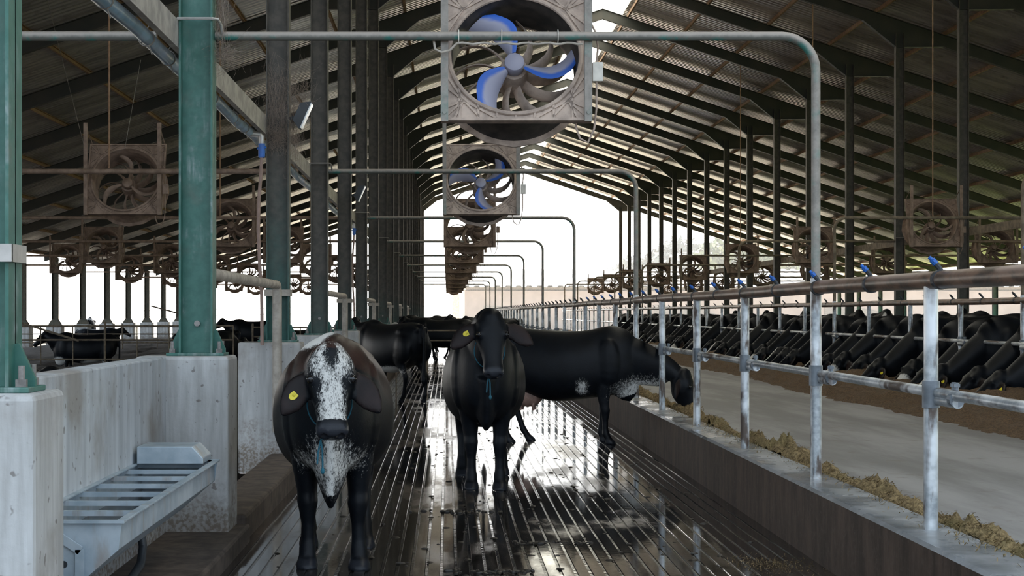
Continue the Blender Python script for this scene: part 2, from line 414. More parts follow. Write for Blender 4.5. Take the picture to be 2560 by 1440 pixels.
# feed walls
def feedwall(name, x0, x1):
    mb = MB(); zt = 0.486
    ys = np.linspace(-6, 118, 150)
    prof = [(x0, -0.05), (x0, zt-0.02), (x0+0.02, zt), (x1-0.02, zt), (x1, zt-0.02), (x1, -0.05)]
    mb.loft([[(p[0], y, p[1]) for p in prof] for y in ys])
    return struct(name, mb, M_CURB)
feedwall('wall_feed_left', 2.52, 2.87); feedwall('wall_feed_right', 8.13, 8.48)
# ground outside
struct('ground', MB().box(-400, 400, 118, 900, -0.6, -0.04), M_GROUND)
struct('ground_left', MB().box(-400, -18.6, -6, 118, -0.6, -0.04), M_DIRT)
struct('ground_front', MB().box(-400, 400, -80, -6, -0.6, -0.04), M_DIRT)
struct('ground_grass', MB().box(29.6, 400, -6, 118, -0.6, -0.04), M_GRASS)

# corrugated roof: real corrugation, straight down each slope
def roof():
    pts = []; y = ROOF0; up = 0.06
    while y < ROOF1:
        pts += [(y, 0), (y+0.11, 0), (y+0.15, up), (y+0.22, up)]; y += 0.26
    for side, x0, x1, nm in ((-1, RX-0.75, XOL-0.9, 'ceiling_left'), (1, RX+0.75, XOR+0.9, 'ceiling_right')):
        vs = []; fs = []; n = len(pts)
        xs = np.linspace(x0, x1, 13)
        for x in xs:
            z = rtop(x)+0.125
            for p in pts: vs.append((x, p[0], z+p[1]))
        for j in range(len(xs)-1):
            for i in range(n-1): fs.append((j*n+i, j*n+i+1, (j+1)*n+i+1, (j+1)*n+i))
        o = obj(nm, MB().add(vs, fs), M_ROOF, fix=False); o['kind'] = 'structure'
    t = NT('clear_ridge_sheet'); t.out((0.8, 0.8, 0.74), 0.4)
    tr = t.n.new('ShaderNodeBsdfTranslucent'); tr.inputs[0].default_value = (0.72, 0.70, 0.62, 1)
    mx = t.n.new('ShaderNodeMixShader'); mx.inputs[0].default_value = 0.75
    out = t.n['Material Output']
    t.l.new(t.b.outputs[0], mx.inputs[1]); t.l.new(tr.outputs[0], mx.inputs[2]); t.l.new(mx.outputs[0], out.inputs[0])
    mb = MB(); z = RZ+0.125
    for s_ in (-1, 1):
        mb.add([(RX, ROOF0, z), (RX, ROOF1, z), (RX+s_*0.78, ROOF1, z-0.78*SL+0.05), (RX+s_*0.78, ROOF0, z-0.78*SL+0.05)], [(0,1,2,3)])
    o = obj('window_1', mb, t.m, fix=False); o['kind'] = 'structure'
roof()
# rafters (one per slope and frame) with haunches at the inner column and fly braces
PURL = [0.9+1.93*i for i in range(13)]     # purlin offsets from the ridge
def ibeam(mb, poly, y, depth_w):
    mb.prism(poly, 'y', y-0.012, y+0.012)
def make_rafter(side):
    t = thing('roof_rafter', 'x', 'rafter', (RX, 0, 0))
    xc = (XR-RX) if side > 0 else (RX-XL)
    xe = XOR-RX+0.5
    D = 0.34
    def zt(d): return RZ-SL*d
    zk = zt(xc)-D-0.42
    # web outline in (d, z), with inner haunch and outer horizontal bracket
    poly = [(0, zt(0)), (xe, zt(xe)), (xe, zt(xe)-0.34), (xc+1.36, zt(xc+1.36)-D), (xc+1.25, zk+0.01), (xc-0.1, zk), (xc-1.05, zt(xc-1.05)-D), (0, zt(0)-D)]
    mb = MB(); mb.prism([(side*p[0], p[1]) for p in poly], 'y', -0.008, 0.008)
    # flanges
    def fl(a, b): mb.bar((side*a[0], 0, a[1]), (side*b[0], 0, b[1]), 0.17, 0.014, (0,0,1))
    fl(poly[0], poly[1])
    for i in (2, 3, 4, 5, 6): fl(poly[i], poly[i+1])
    obj('rafter_beam', mb, M_RAFTER, t)
    for k in range(12):
        d = PURL[k]
        b = MB().bar((side*d, 0.46, zt(d)+0.04), (side*(d+0.02), 0.02, zt(d)-D+0.03), 0.028, 0.012)
        obj('fly_brace', b, M_PURLIN, t)
    return t
for side, nm in ((-1, 'left'), (1, 'right')):
    r0 = make_rafter(side); tr = tree(r0)
    for i, y in enumerate(CY):
        o = r0 if i == 0 else copy_tree(tr)
        o.location.y = y
        tag(o, 'dark steel rafter of the %s roof slope, %s frame from the camera' % (nm, ordw(i+1)), 'rafter', 'rafters of the %s roof slope' % nm)
for side, nm in ((-1, 'left'), (1, 'right')):
    for k, d in enumerate(PURL):
        x = RX+side*d; z = RZ-SL*d+0.008
        mb = MB().prism([(x-0.03, z), (x+0.03, z), (x+0.03, z+0.012), (x-0.018, z+0.012), (x-0.018, z+0.098), (x+0.03, z+0.098), (x+0.03, z+0.11), (x-0.03, z+0.11)], 'y', ROOF0+0.1, ROOF1-0.1)
        o = obj('roof_purlin', mb, M_PURLIN); tag(o, 'rust brown roof purlin, %s down from the ridge on the %s slope' % (ordw(k+1), nm), 'purlin', 'purlins of the %s roof slope' % nm)

# ------------------------------------------------------------------ columns and pedestals
def col_mb(h0, h1, w=0.245, fw=0.19, tf=0.014, tw=0.010):
    mb = MB()
    mb.box(-w/2, w/2, -tw/2, tw/2, h0, h1)
    mb.box(-w/2, -w/2+tf, -fw/2, fw/2, h0, h1).box(w/2-tf, w/2, -fw/2, fw/2, h0, h1)
    return mb
def base_parts(t, mat):
    obj('base_plate', MB().box(-0.21, 0.21, -0.13, 0.13, 0.0, 0.022), mat, t, bev=0.004)
    for s in (-1, 1):
        g = MB().prism([(s*0.1225, 0.022), (s*0.205, 0.022), (s*0.205, 0.05), (s*0.14, 0.19), (s*0.1225, 0.19)], 'y', -0.012, 0.012)
        obj('gusset', g, mat, t)
        for q in (-1, 1):
            b = MB().tube([(s*0.17, q*0.085, 0.0), (s*0.17, q*0.085, 0.105)], 0.013, 8)
            b.tube([(s*0.17, q*0.085, 0.022), (s*0.17, q*0.085, 0.052)], 0.024, 6)
            obj('anchor_bolt', b, M_BOLT, t)
    obj('web_bolt', MB().tube([(0, -0.005, 0.235), (0, -0.03, 0.235)], 0.022, 12), M_BOLT, t)
PZ = 1.39
def ped(x0, x1, y0, y1, z0, z1, label, group=None, parts=True):
    c = ((x0+x1)/2, (y0+y1)/2, z0)
    o = obj('concrete_pedestal', MB().box(x0-c[0], x1-c[0], y0-c[1], y1-c[1], 0, z1-z0), M_CONC, None, bev=0.025); o.location = c
    return tag(o, label, 'pedestal', group)
wnear = {0: 'green steel column with a white strap, closest to the camera at the left edge', 1: 'green steel column on the concrete pedestal at the end of the water trough',
         2: 'cobweb covered steel column with a floodlight, behind the trough column'}
ztopL = rtop(XL)-0.38
for i, y in enumerate(CY):
    t = thing('steel_column', wnear.get(i, 'grey green steel column, %s back from the camera in the left inner row' % ordw(i+1)), 'column', (XL, y, PZ), 0, 'left inner row of columns')
    mat = M_GREEN if i < 2 else (M_GREEND if i < 3 else M_GREEND2)
    obj('column_shaft', col_mb(0.0, ztopL-PZ), mat, t)
    if i < 8: base_parts(t, M_GREEN)
    lab = {0: 'square concrete pedestal at the left edge, nearest the camera', 1: 'whitewashed concrete pedestal behind the float cover of the trough',
           2: 'splattered concrete pedestal just left of the white-faced cow'}.get(i, 'concrete pedestal under the %s column of the left inner row' % ordw(i+1))
    ped(-2.24, -1.57, y-0.24, y+0.24, -0.02 if i else 0.0, PZ, lab, 'left inner pedestals')
    if i in (0, 2, 4, 6, 8, 10, 12):   # strap bracket on the column
        zb = 0.53 if i else 0.545
        obj('strap_bracket', MB().box(-0.14, 0.14, -0.118, -0.100, zb-0.035, zb+0.035).box(0.122, 0.14, -0.11, 0.10, zb-0.035, zb+0.035).box(-0.14, -0.122, -0.11, 0.10, zb-0.035, zb+0.035), M_ZINC if i == 0 else M_PIPEC, t)
ztopR = rtop(XR)-0.38
for i in range(6, 21):
    y = CY[i]
    t = thing('steel_column', 'dark steel column, %s from the right edge in the right inner row' % ordw(i-5), 'column', (XR, y, 0.0), 0, 'right inner row of columns')
    obj('column_shaft', col_mb(1.2, ztopR), M_GREEND2, t)
    obj('column_foot', MB().prism([(-0.25, 0.0), (0.25, 0.0), (0.25, 1.05), (0.13, 1.25), (-0.13, 1.25), (-0.25, 1.05)], 'y', -0.2, 0.2), M_GREEN, t)
for i in range(6, 21):
    y = CY[i]
    t = thing('steel_column', 'brown grey steel column on a white block, %s along the far left side of the barn' % ordw(i-5), 'column', (XOL, y, 1.15), 0, 'far left outer row of columns')
    obj('column_shaft', col_mb(0.0, rtop(XOL)-1.15-0.33, 0.28, 0.2), M_BROWNG, t)
    obj('flared_base', MB().prism([(-0.30, 0.0), (0.30, 0.0), (0.26, 0.08), (0.14, 0.26), (-0.14, 0.26), (-0.26, 0.08)], 'y', -0.12, 0.12), M_BROWNG, t)
    ped(XOL-0.36, XOL+0.36, y-0.3, y+0.3, -0.45, 1.15, 'pale concrete block under the %s column along the far left side' % ordw(i-5), 'far left concrete blocks')
for i in range(11, 21):
    y = CY[i]
    t = thing('steel_column', 'steel column, %s along the far right side behind the cattle' % ordw(i-10), 'column', (XOR, y, -0.12), 0, 'far right outer row of columns')
    obj('column_shaft', col_mb(0.9, rtop(XOR)+0.12-0.33, 0.26, 0.2), M_GREEND, t)
    obj('flared_base', MB().prism([(-0.34, 0.0), (0.34, 0.0), (0.34, 0.8), (0.14, 1.02), (-0.14, 1.02), (-0.34, 0.8)], 'y', -0.25, 0.25), M_GREEN, t)

# concrete wall, trough step, kerb
struct('wall_left', MB().box(-2.19, -2.02, 6.30, 11.36, 0.0, 1.385), M_CONCW, bev=0.012)
struct('trim_1', MB().box(-2.22, -1.47, 2.0, 11.70, -0.05, 0.13), M_KERB, bev=0.02)
struct('trim_2', MB().box(-1.90, -1.50, 11.70, 116, -0.05, 0.20), M_KERB, bev=0.03)

# long channel beam and blue pipe on the left, and the same beam on the right
def channel(x, sgn):
    return MB().prism([(x, 3.63), (x+sgn*0.05, 3.63), (x+sgn*0.05, 3.645), (x+sgn*0.012, 3.645), (x+sgn*0.012, 3.815), (x+sgn*0.05, 3.815), (x+sgn*0.05, 3.83), (x, 3.83)], 'y', 4.0, 116)
tag(obj('channel_beam', channel(XL-0.125, -1), M_BEAM), 'long dusty grey channel beam bolted along the left column row', 'beam')
tag(obj('channel_beam', channel(XR+0.125, 1), M_GATE), 'long brown channel beam along the right column row', 'beam')
t = thing('water_main', 'blue grey water pipe running under the left channel beam', 'pipe', (-2.10, 3.0, 3.62))
obj('pipe', MB().tube([(0, y-3.0, 0.012*math.sin(y*1.9)) for y in np.linspace(3.0, 115, 90)], 0.05, 14), M_BLUEP, t, True)
for k in range(14):
    y = 2.2+k*1.1+0.25*(k % 2)
    m = MB().tube([(0.055*math.cos(a), y, 0.055*math.sin(a)) for a in np.linspace(0, 2*math.pi, 17)], 0.006, 5)
    m.tube([(0.02, y, -0.055), (0.035, y+0.02, -0.11)], 0.005, 5).tube([(0.0, y, 0.055), (0.03, y, 0.11)], 0.004, 5)
    obj('tie_wire', m, M_ROD, t)
for n_, (i, lab) in enumerate(((2, 'brown drop hose with a blue valve beside the cobweb covered column'), (5, 'thin drop hose with a blue valve further down the left column row'))):
    y = CY[i]-0.35
    t = thing('drop_hose', lab, 'hose', (-2.0, y, 1.3), 0, 'water drop hoses')
    off = Vector((-2.0, y, 1.3))
    x0 = -1.97
    P = [(x0, y, 3.37), (x0-0.005, y, 3.2), (x0-0.03, y, 2.9), (x0-0.035, y, 2.6), (x0-0.02, y, 2.2), (x0, y, 1.9), (x0+0.005, y, 1.36)]
    obj('hose', MB().tube(P, 0.019, 10), M_HOSE, t, True, off)
    v = MB().tube([(x0, y, 3.50), (x0, y, 3.36)], 0.036, 12).tube([(x0, y, 3.52), (x0, y, 3.50)], 0.028, 12).tube([(x0, y, 3.38), (x0, y, 3.35)], 0.028, 12).tube([(x0-0.05, y, 3.45), (x0+0.05, y, 3.46)], 0.012, 8)
    obj('valve', v, M_BLUE, t, True, off)
    obj('elbow', MB().tube([(-2.08, y-0.05, 3.60), (-2.0, y, 3.60), (x0, y, 3.57), (x0, y, 3.5)], 0.03, 10), M_ZINC, t, True, off)

# ------------------------------------------------------------------ pipe arches over the alleys and left cross bars
PY = [11.55+11*k for k in range(10)]
XP, BZ, PR = 2.715, 3.74, 0.034
XPR = 2*RX-XP
def arch_path(xa, xb, sgn):
    r = 0.25; path = [(xa, 0, BZ)]
    xe = xb-sgn*r
    for q in np.linspace(0.1, 0.98, 8): path.append((xa+(xe-xa)*q, 0, BZ))
    for a in np.linspace(0, math.pi/2, 9): path.append((xe+sgn*r*math.sin(a), 0, BZ-r+r*math.cos(a)))
    path += [(xb, 0, 2.6), (xb, 0, 1.93)]
    return path
for side, xa, xb, sgn in (('left', XL+0.123, XP, 1), ('right', XR-0.123, XPR, -1)):
    for k, y in enumerate(PY):
        if side == 'right' and k == 0: continue
        t = thing('pipe_arch', ('nearest bent pipe arch with the big blue fan, over the left cattle alley' if (k == 0 and side == 'left') else
              '%s bent pipe arch from the camera over the %s cattle alley' % (ordw(k+1 if side == 'left' else k), side)), 'pipe arch', (xb, y, 0.486), 0, 'pipe arches of the %s alley' % side)
        off = Vector((xb, 0, 0.486))
        obj('arch_pipe', MB().tube([tuple(Vector(p)-off) for p in arch_path(xa, xb, sgn)], PR if side == 'left' else 0.034, 16), M_BAR if k == 0 else (M_BAR if side == 'left' else M_GATE), t, True)
        obj('lower_post', MB().tube([(0, 0, 0), (0, 0, 1.47)], 0.041, 16), M_GALV, t, True)
        obj('post_collar', MB().tube([(0, 0, 0.68), (0, 0, 0.83)], 0.050, 16), M_COLLAR, t, True)
        # threaded clamp round the column
        xc = XL if side == 'left' else XR
        q = MB(); z = BZ+0.10
        q.tube([(xc-0.14, -0.10, z), (xc-0.13, -0.165, z), (xc+0.12, -0.165, z), (xc+0.16, -0.14, z), (xc+0.175, -0.08, z-0.03), (xc+0.175, -0.03, z-0.09)], 0.011, 7)
        q.xf(Matrix.Translation(-off)); obj('threaded_clamp', q, M_ZINC if k == 0 else M_ROD, t)
for k in range(10):
    y = PY[k]
    o = obj('cross_bar', MB().tube([(0, 0, 0), (-15.7, 0, 0)], 0.036, 12), M_BAR if k < 1 else M_FANB, None, True); o.location = (-2.14, y, BZ)
    tag(o, 'horizontal pipe bar over the left pen, %s from the camera' % ordw(k+1), 'pipe', 'cross bars of the left pen')
    o = obj('cross_bar', MB().tube([(0, 0, 0), (15.7, 0, 0)], 0.0365, 12), M_FANB, None, True); o.location = (XR+0.32, y, BZ)
    if k < 1: bpy.data.objects.remove(o)
    else: tag(o, 'horizontal pipe bar over the right pen, %s back' % ordw(k), 'pipe', 'cross bars of the right pen')

# ------------------------------------------------------------------ feed rails
def feed_rail(name_label, x, sgn):
    t = thing('feed_rail', name_label, 'railing', (x, 6.0, 0.486))
    off = Vector((x, 6.0, 0.486))
    y0, y1 = 3.4, 112.6
    ys = np.linspace(y0, y1, 220)
    obj('top_pipe', MB().tube([(x, y, 1.885+0.005*math.sin(y*0.7)) for y in ys], 0.050, 20), M_RUST, t, True, off)
    obj('lower_rail', MB().tube([(x+sgn*0.028, y, 1.255) for y in np.linspace(y0, y1, 60)], 0.030, 14), M_GALVH, t, True, off)
    j = -2
    posts = []
    while True:
        y = 11.55+2.75*j
        if y > y1: break
        posts.append((j, y)); j += 1
    for j, y in posts:
        if j % 4 != 0 or y < 11:
            obj('post', MB().tube([(x, y, 0.486), (x, y, 1.85)], 0.040, 16 if y < 40 else 8), M_GALV, t, True, off)
            if y < 60: obj('collar', MB().tube([(x, y, 1.17), (x, y, 1.32)], 0.049, 16), M_COLLAR, t, True, off, label='darker collar clamped round a post')
        if y < 40:
            # stub pipe and bolted clamp on the camera side of every post
            obj('stub_pipe', MB().tube([(x+sgn*0.03, y, 1.215), (x+sgn*0.035, y-0.36, 1.215)], 0.031, 12), M_GALVH, t, True, off)
            c = MB().tube([(x+sgn*0.03, y-0.31, 1.235), (x+sgn*0.03, y-0.36, 1.235)], 0.043, 14)
            for q in (0.0, 0.05):
                c.tube([(x+sgn*0.035, y-0.335+q, 1.27), (x+sgn*0.035, y-0.335+q, 1.325)], 0.012, 7)
                c.tube([(x+sgn*0.035, y-0.335+q, 1.30), (x+sgn*0.035, y-0.335+q, 1.318)], 0.019, 6)
            obj('rail_clamp', c, M_COLLAR, t, False, off)
    # sprinkler nozzles
    k = 0; y = 7.2
    nozz_w = []
    while y < 110:
        near = y < 45
        m = MB(); n = 8 if near else 5
        m.tube([(x, y, 1.93), (x-0.012, y+0.0, 1.952), (x-0.033, y, 1.976)], 0.016, n)
        m.tube([(x, y-0.022, 1.885), (x, y+0.022, 1.885)], 0.056, 16 if near else 8)
        b = MB()
        b.tube([(x-0.03, y, 1.972), (x-0.05, y, 1.995)], 0.018, n).tube([(x-0.05, y, 1.995), (x-0.066, y, 2.008)], 0.011, n)
        if near: b.tube([(x-0.043, y-0.03, 1.988), (x-0.043, y+0.03, 1.988)], 0.010, 6)
        o = obj('sprinkler', m, M_RUBBER, t, False, off)
        obj('nozzle', b, M_BLUE if y < 30 and sgn > 0 else M_RUBBER, o, False, off, label='blue nozzle head' if y < 30 and sgn > 0 else None)
        y += 1.42
    return t
feed_rail('fat rust brown feed rail on steel posts along the wall right of the cows', XP, 1)
feed_rail('second feed rail with thin posts across the feed lane at the right', XPR, -1)

# ------------------------------------------------------------------ fans
TILT = Matrix.Rotation(math.radians(-20), 4, 'X')
FS = 1.12; FR = 0.495
def fan_frame():
    mb = MB(); n = 48; c = FS/2
    sq = []; ci = []
    for k in range(n):
        a = 2*math.pi*k/n; ca, sa = math.cos(a), math.sin(a)
        m = max(abs(ca), abs(sa)); sq.append((c*ca/m, c*sa/m)); ci.append((FR*ca, FR*sa))
    vs = []
    for y in (0.0, 0.03):
        for p in sq: vs.append((p[0], y, c+p[1]))
        for p in ci: vs.append((p[0], y, c+p[1]))
    fs = []
    for k in range(n):
        l = (k+1) % n
        fs += [(k, l, n+l, n+k), (2*n+k, 3*n+k, 3*n+l, 2*n+l), (n+k, n+l, 3*n+l, 3*n+k), (l, k, 2*n+k, 2*n+l)]
    mb.add(vs, fs)
    w = 0.022
    for a, b in (((-c,0),(c,w)), ((-c,FS-w),(c,FS)), ((-c,w),(-c+w,FS-w)), ((c-w,w),(c,FS-w))):
        mb.box(a[0], b[0], -0.022, 0.034, a[1], b[1])
    # corner ribs
    for sx in (-1, 1):
        for sz in (-1, 1):
            cx, cz = sx*(c-0.17), c+sz*(c-0.17)
            for tx, tz in ((c-0.02, c-0.30), (c-0.02, c-0.10), (c-0.02, c-0.02), (c-0.10, c-0.02), (c-0.30, c-0.02), (c-0.02, c-0.42), (c-0.42, c-0.02)):
                q = (sx*tx, c+sz*tz)
                r0 = Vector((cx, -0.008, cz)); r1 = Vector((q[0], -0.008, q[1]))
                mb.bar(r0, r1, 0.016, 0.009, (0, 1, 0))
    for k in range(7):
        x = -0.42+0.14*k
        d = c-math.sqrt(max(FR*FR-x*x, 0))
        if d > 0.03: mb.bar((x, -0.008, 0.02), (x, -0.008, d-0.005), 0.016, 0.009, (0,1,0))
    # rolled lip
    ring = [Vector(((FR+0.004)*math.cos(2*math.pi*k/n), -0.006, c+(FR+0.004)*math.sin(2*math.pi*k/n))) for k in range(n)]
    rr = []
    for k in range(n):
        p = ring[k]; d = Vector((p.x, 0, p.z-c)).normalized()
        rr.append([p+d*0.018*math.cos(a)+Vector((0, 0.018*math.sin(a), 0)) for a in np.linspace(0, 2*math.pi, 9)[:-1]])
    mb.loft(rr, False, True)
    return mb
CEN = Vector((0, 0, FS/2))
def cM(): return Matrix.Translation(CEN)
def fan_blade(ang, wf=1.0):
    st = []
    for q in np.linspace(0, 1, 11):
        r = 0.085+q*0.375
        sweep = -0.05*math.sin(q*math.pi)+0.85*q*q*0.55
        ch = 0.075+0.15*math.sin(min(q*1.25, 1)*math.pi*0.62) if q < 0.92 else 0.17
        ch *= wf; tw = math.radians(48-26*q)
        cpos = Vector((r*math.cos(sweep), 0.14, r*math.sin(sweep)))
        rad = Vector((math.cos(sweep), 0, math.sin(sweep))); tan = Vector((-math.sin(sweep), 0, math.cos(sweep)))
        cd = tan*math.cos(tw)+Vector((0, 1, 0))*math.sin(tw)
        nd = tan*(-math.sin(tw))+Vector((0, 1, 0))*math.cos(tw)
        ring = []
        for k in range(12):
            a = 2*math.pi*k/12
            u = math.cos(a); ring.append(cpos+cd*(ch/2*u)+nd*(0.008*math.sin(a)+0.016*(u*u-0.5)))
        st.append(ring)
    mb = MB().loft(st); return mb.xf(Matrix.Translation(CEN) @ Matrix.Rotation(ang, 4, 'Y'))
def guide_vane(ang):
    st = []
    for q in np.linspace(0, 1, 7):
        r = 0.11+q*0.37; sw = 0.55*q*q
        p = Vector((r*math.cos(sw), 0.34, r*math.sin(sw)))
        tan = Vector((-math.sin(sw), 0, math.cos(sw)))
        cd = Vector((0, 1, 0))*0.88-tan*0.45; cd.normalize(); nd = cd.cross(Vector((math.cos(sw), 0, math.sin(sw)))).normalized()
        st.append([p+cd*(0.055*math.cos(a))+nd*(0.011*math.sin(a)) for a in np.linspace(0, 2*math.pi, 11)[:-1]])
    return MB().loft(st).xf(Matrix.Translation(CEN) @ Matrix.Rotation(ang, 4, 'Y'))
def build_fan(blade0, near, fm, bm_):
    t = thing('barn_fan', 'x', 'fan')
    def P(nm, mb, m, sm=False, tilt=True):
        if tilt: mb.xf(TILT)
        return obj(nm, mb, m, t, sm)
    P('fan_frame', fan_frame(), fm)
    sh = [(FR, 0.0), (FR-0.02, 0.05), (0.47, 0.12), (0.47, 0.34), (0.482, 0.39), (0.502, 0.435), (0.51, 0.43), (0.495, 0.38), (0.485, 0.33), (0.485, 0.10), (FR+0.01, 0.02)]
    P('shroud', MB().lathe(sh, cM(), 48, True), M_BLACKP if near else fm, True)
    P('outlet_ring', MB().lathe([(0.50, 0.43), (0.562, 0.43), (0.562, 0.445), (0.50, 0.445)], cM(), 16, True), fm)
    P('hub', MB().lathe([(0.0005, 0.085), (0.05, 0.09), (0.074, 0.105), (0.078, 0.12), (0.078, 0.19), (0.07, 0.20), (0.0005, 0.20)], cM(), 28), bm_ if near else fm, True)
    P('motor', MB().lathe([(0.0005, 0.20), (0.10, 0.205), (0.115, 0.26), (0.115, 0.48), (0.08, 0.52), (0.0005, 0.52)], cM(), 20), fm, True)
    for k in range(3):
        b = fan_blade(blade0+k*2*math.pi/3, 1.0 if near else 0.42)
        o = P('blade', b, bm_, True)
        me = o.data; n = len(me.vertices); at = me.attributes.new('edge', 'FLOAT', 'POINT')
        at.data.foreach_set('value', [{6: 1.0, 5: .95, 7: .95, 4: .55, 8: .55}.get(i % 12, .3 if i >= n-24 else 0.0) for i in range(n)])
    for k in range(11): P('guide_vane', guide_vane(0.2+k*2*math.pi/11), fm if not near else M_FANF, True)
    for s in (-1, 1):
        x = s*(FS/2-0.028)
        ch = MB().box(x-0.028, x+0.028, -0.062, -0.05, -0.005, 1.32).box(x-0.028, x-0.02, -0.062, -0.03, -0.005, 1.32).box(x+0.02, x+0.028, -0.062, -0.03, -0.005, 1.32)
        ch.tube([(x, -0.062, 0.06), (x, -0.075, 0.06)], 0.014, 8)
        P('mounting_channel', ch, M_BAR if near else fm, False, False)
        top = TILT @ Vector((s*(FS/2-0.03), 0.02, FS))
        P('brace', MB().bar((x, -0.04, 1.28), top, 0.014, 0.006), M_ROD if near else fm, False, False)
    jb = MB().box(0.57, 0.645, 0.0, 0.06, 0.30, 0.44)
    P('junction_box', jb, M_WHITEP if near else fm, False, False)
    cb = MB().tube([(0.60, 0.03, 0.44), (0.61, 0.03, 0.56), (0.595, 0.03, 0.66), (0.56, -0.0, 0.72)], 0.008, 7)
    cb.tube([(0.60, 0.03, 0.31), (0.60, 0.04, 0.1), (0.585, 0.06, -0.05), (0.54, 0.07, -0.15), (0.48, 0.06, -0.12), (0.45, 0.06, -0.04), (0.45, 0.08, 0.02)], 0.008, 7)
    P('cable', cb, M_FANF if near else fm, True, False)
    return t
fan1 = build_fan(math.radians(18), True, M_FANF, M_BLADE)
FZ = BZ-0.615
tag(fan1, 'large dusty fan with three blue blades hanging at the top centre, nearest the camera', 'fan', None, None); fan1['group'] = 'fans over the left alley'
# cable tied along the nearest bar
fanp = build_fan(math.radians(40), False, M_FANB, M_FANB)
fan2 = copy_tree(tree(fan1))
for c in kids(fan2):
    if c.name.startswith('blade'): c.rotation_euler = (0, 0, 0)
# second fan has its blades at another angle
def rot_blades(root, ang):
    M = TILT @ Matrix.Translation(CEN) @ Matrix.Rotation(ang, 4, 'Y') @ Matrix.Translation(-CEN) @ TILT.inverted()
    for c in kids(root):
        if c.name.startswith('blade'): c.matrix_local = M
rot_blades(fan2, math.radians(75))
far_fan = None
def merged_fan():
    vs = []; fs = []
    for c in kids(fanp):
        b = len(vs); vs += [tuple(v.co) for v in c.data.vertices]; fs += [tuple(i+b for i in p.vertices) for p in c.data.polygons]
    return MB().add(vs, fs).mesh('barn_fan', M_FANB, False, False)
far_me = merged_fan()
tp = tree(fanp); usedp = [False]
def place_fan(x, y, label, group, parts, ang=0.0):
    if parts:
        if not usedp[0]: o = fanp; usedp[0] = True
        else:
            o = copy_tree(tp)
            rot_blades(o, ang)
    else:
        o = bpy.data.objects.new('barn_fan', far_me); COL.objects.link(o)
    o.location = (x, y, FZ)
    tag(o, label, 'fan', group)
    return o
FXL, FXR = 0.512, 2*RX-0.512
for k in range(10):
    y = PY[k]+PR+0.062
    if k == 0: fan1.location = (FXL, y, FZ)
    elif k == 1:
        fan2.location = (FXL-0.02, y, FZ); tag(fan2, 'second blue bladed fan hanging over the left alley, below and behind the nearest fan', 'fan', 'fans over the left alley')
    else: place_fan(FXL-0.03, y, '%s fan from the camera in the row over the left cattle alley' % ordw(k+1), 'fans over the left alley', k < 5, k*0.7)
    if k >= 2: place_fan(FXR, y, '%s fan from the right edge in the row over the right cattle alley' % ordw(k-1), 'fans over the right alley', k < 6, k*0.9)
    if k >= 1: place_fan(-4.68, y, ('brown dusty fan at upper left between the two nearest green columns' if k == 1 else '%s brown fan from the camera in the left pen row closest to the alley' % ordw(k)), 'fans over the left pen', k < 5, k*1.1)
    if k >= 2:
        place_fan(-9.85, y, '%s brown fan from the camera in the middle row over the left pen' % ordw(k-1), 'fans over the left pen', k < 6, k*0.5)
    if k >= 4: place_fan(-13.55, y, '%s brown fan in the row over the far side of the left pen' % ordw(k-3), 'fans over the left pen', k < 6, k*0.5)
    if k >= 3: place_fan(15.68, y, '%s fan from the right edge in the row over the right pen' % ordw(k-2), 'fans over the right pen', k < 6, k*1.3)
    # thin hanger rods of the pen fans
    for x, nm in ((-4.86, 'left pen'), (FXR-0.1, 'right alley')):
        if (nm == 'left pen' and 1 <= k < 5) or (nm == 'right alley' and 2 <= k < 5):
            zt = rtop(x)-0.3
            o = obj('hanger_rod', MB().tube([(0, 0, 0.06), (0, 0, zt-BZ)], 0.014, 8), M_PURLIN, None, True); o.location = (x, y+0.42, BZ-0.02)
            o.location.y = PY[k]+0.0; 
            tag(o, 'thin brown hanger rod above the %s fan row, %s back' % (nm, ordw(k)), 'rod', 'fan hanger rods')
t = thing('fan_cable', 'pale cable tied with rings under the nearest arch bar', 'cable', (0, PY[0], BZ-0.05))
xs = np.linspace(0.0, 0.93, 24)
P = [(-0.10, 0.03, 0.03), (-0.09, 0.0, -0.045), (-0.04, -0.01, -0.07), (0.02, -0.01, -0.055)]+[(0.07+x, -0.01, -0.005+0.006*math.sin(x*40)) for x in xs]
obj('cable', MB().tube(P, 0.009, 8), M_PIPEC, t, True)
for x in (0.085, 0.40, 0.815):
    obj('tie_ring', MB().tube([(x, 0.043*math.cos(a), 0.05+0.046*math.sin(a)) for a in np.linspace(0, 2*math.pi, 19)], 0.004, 6), M_WHITEP, t)

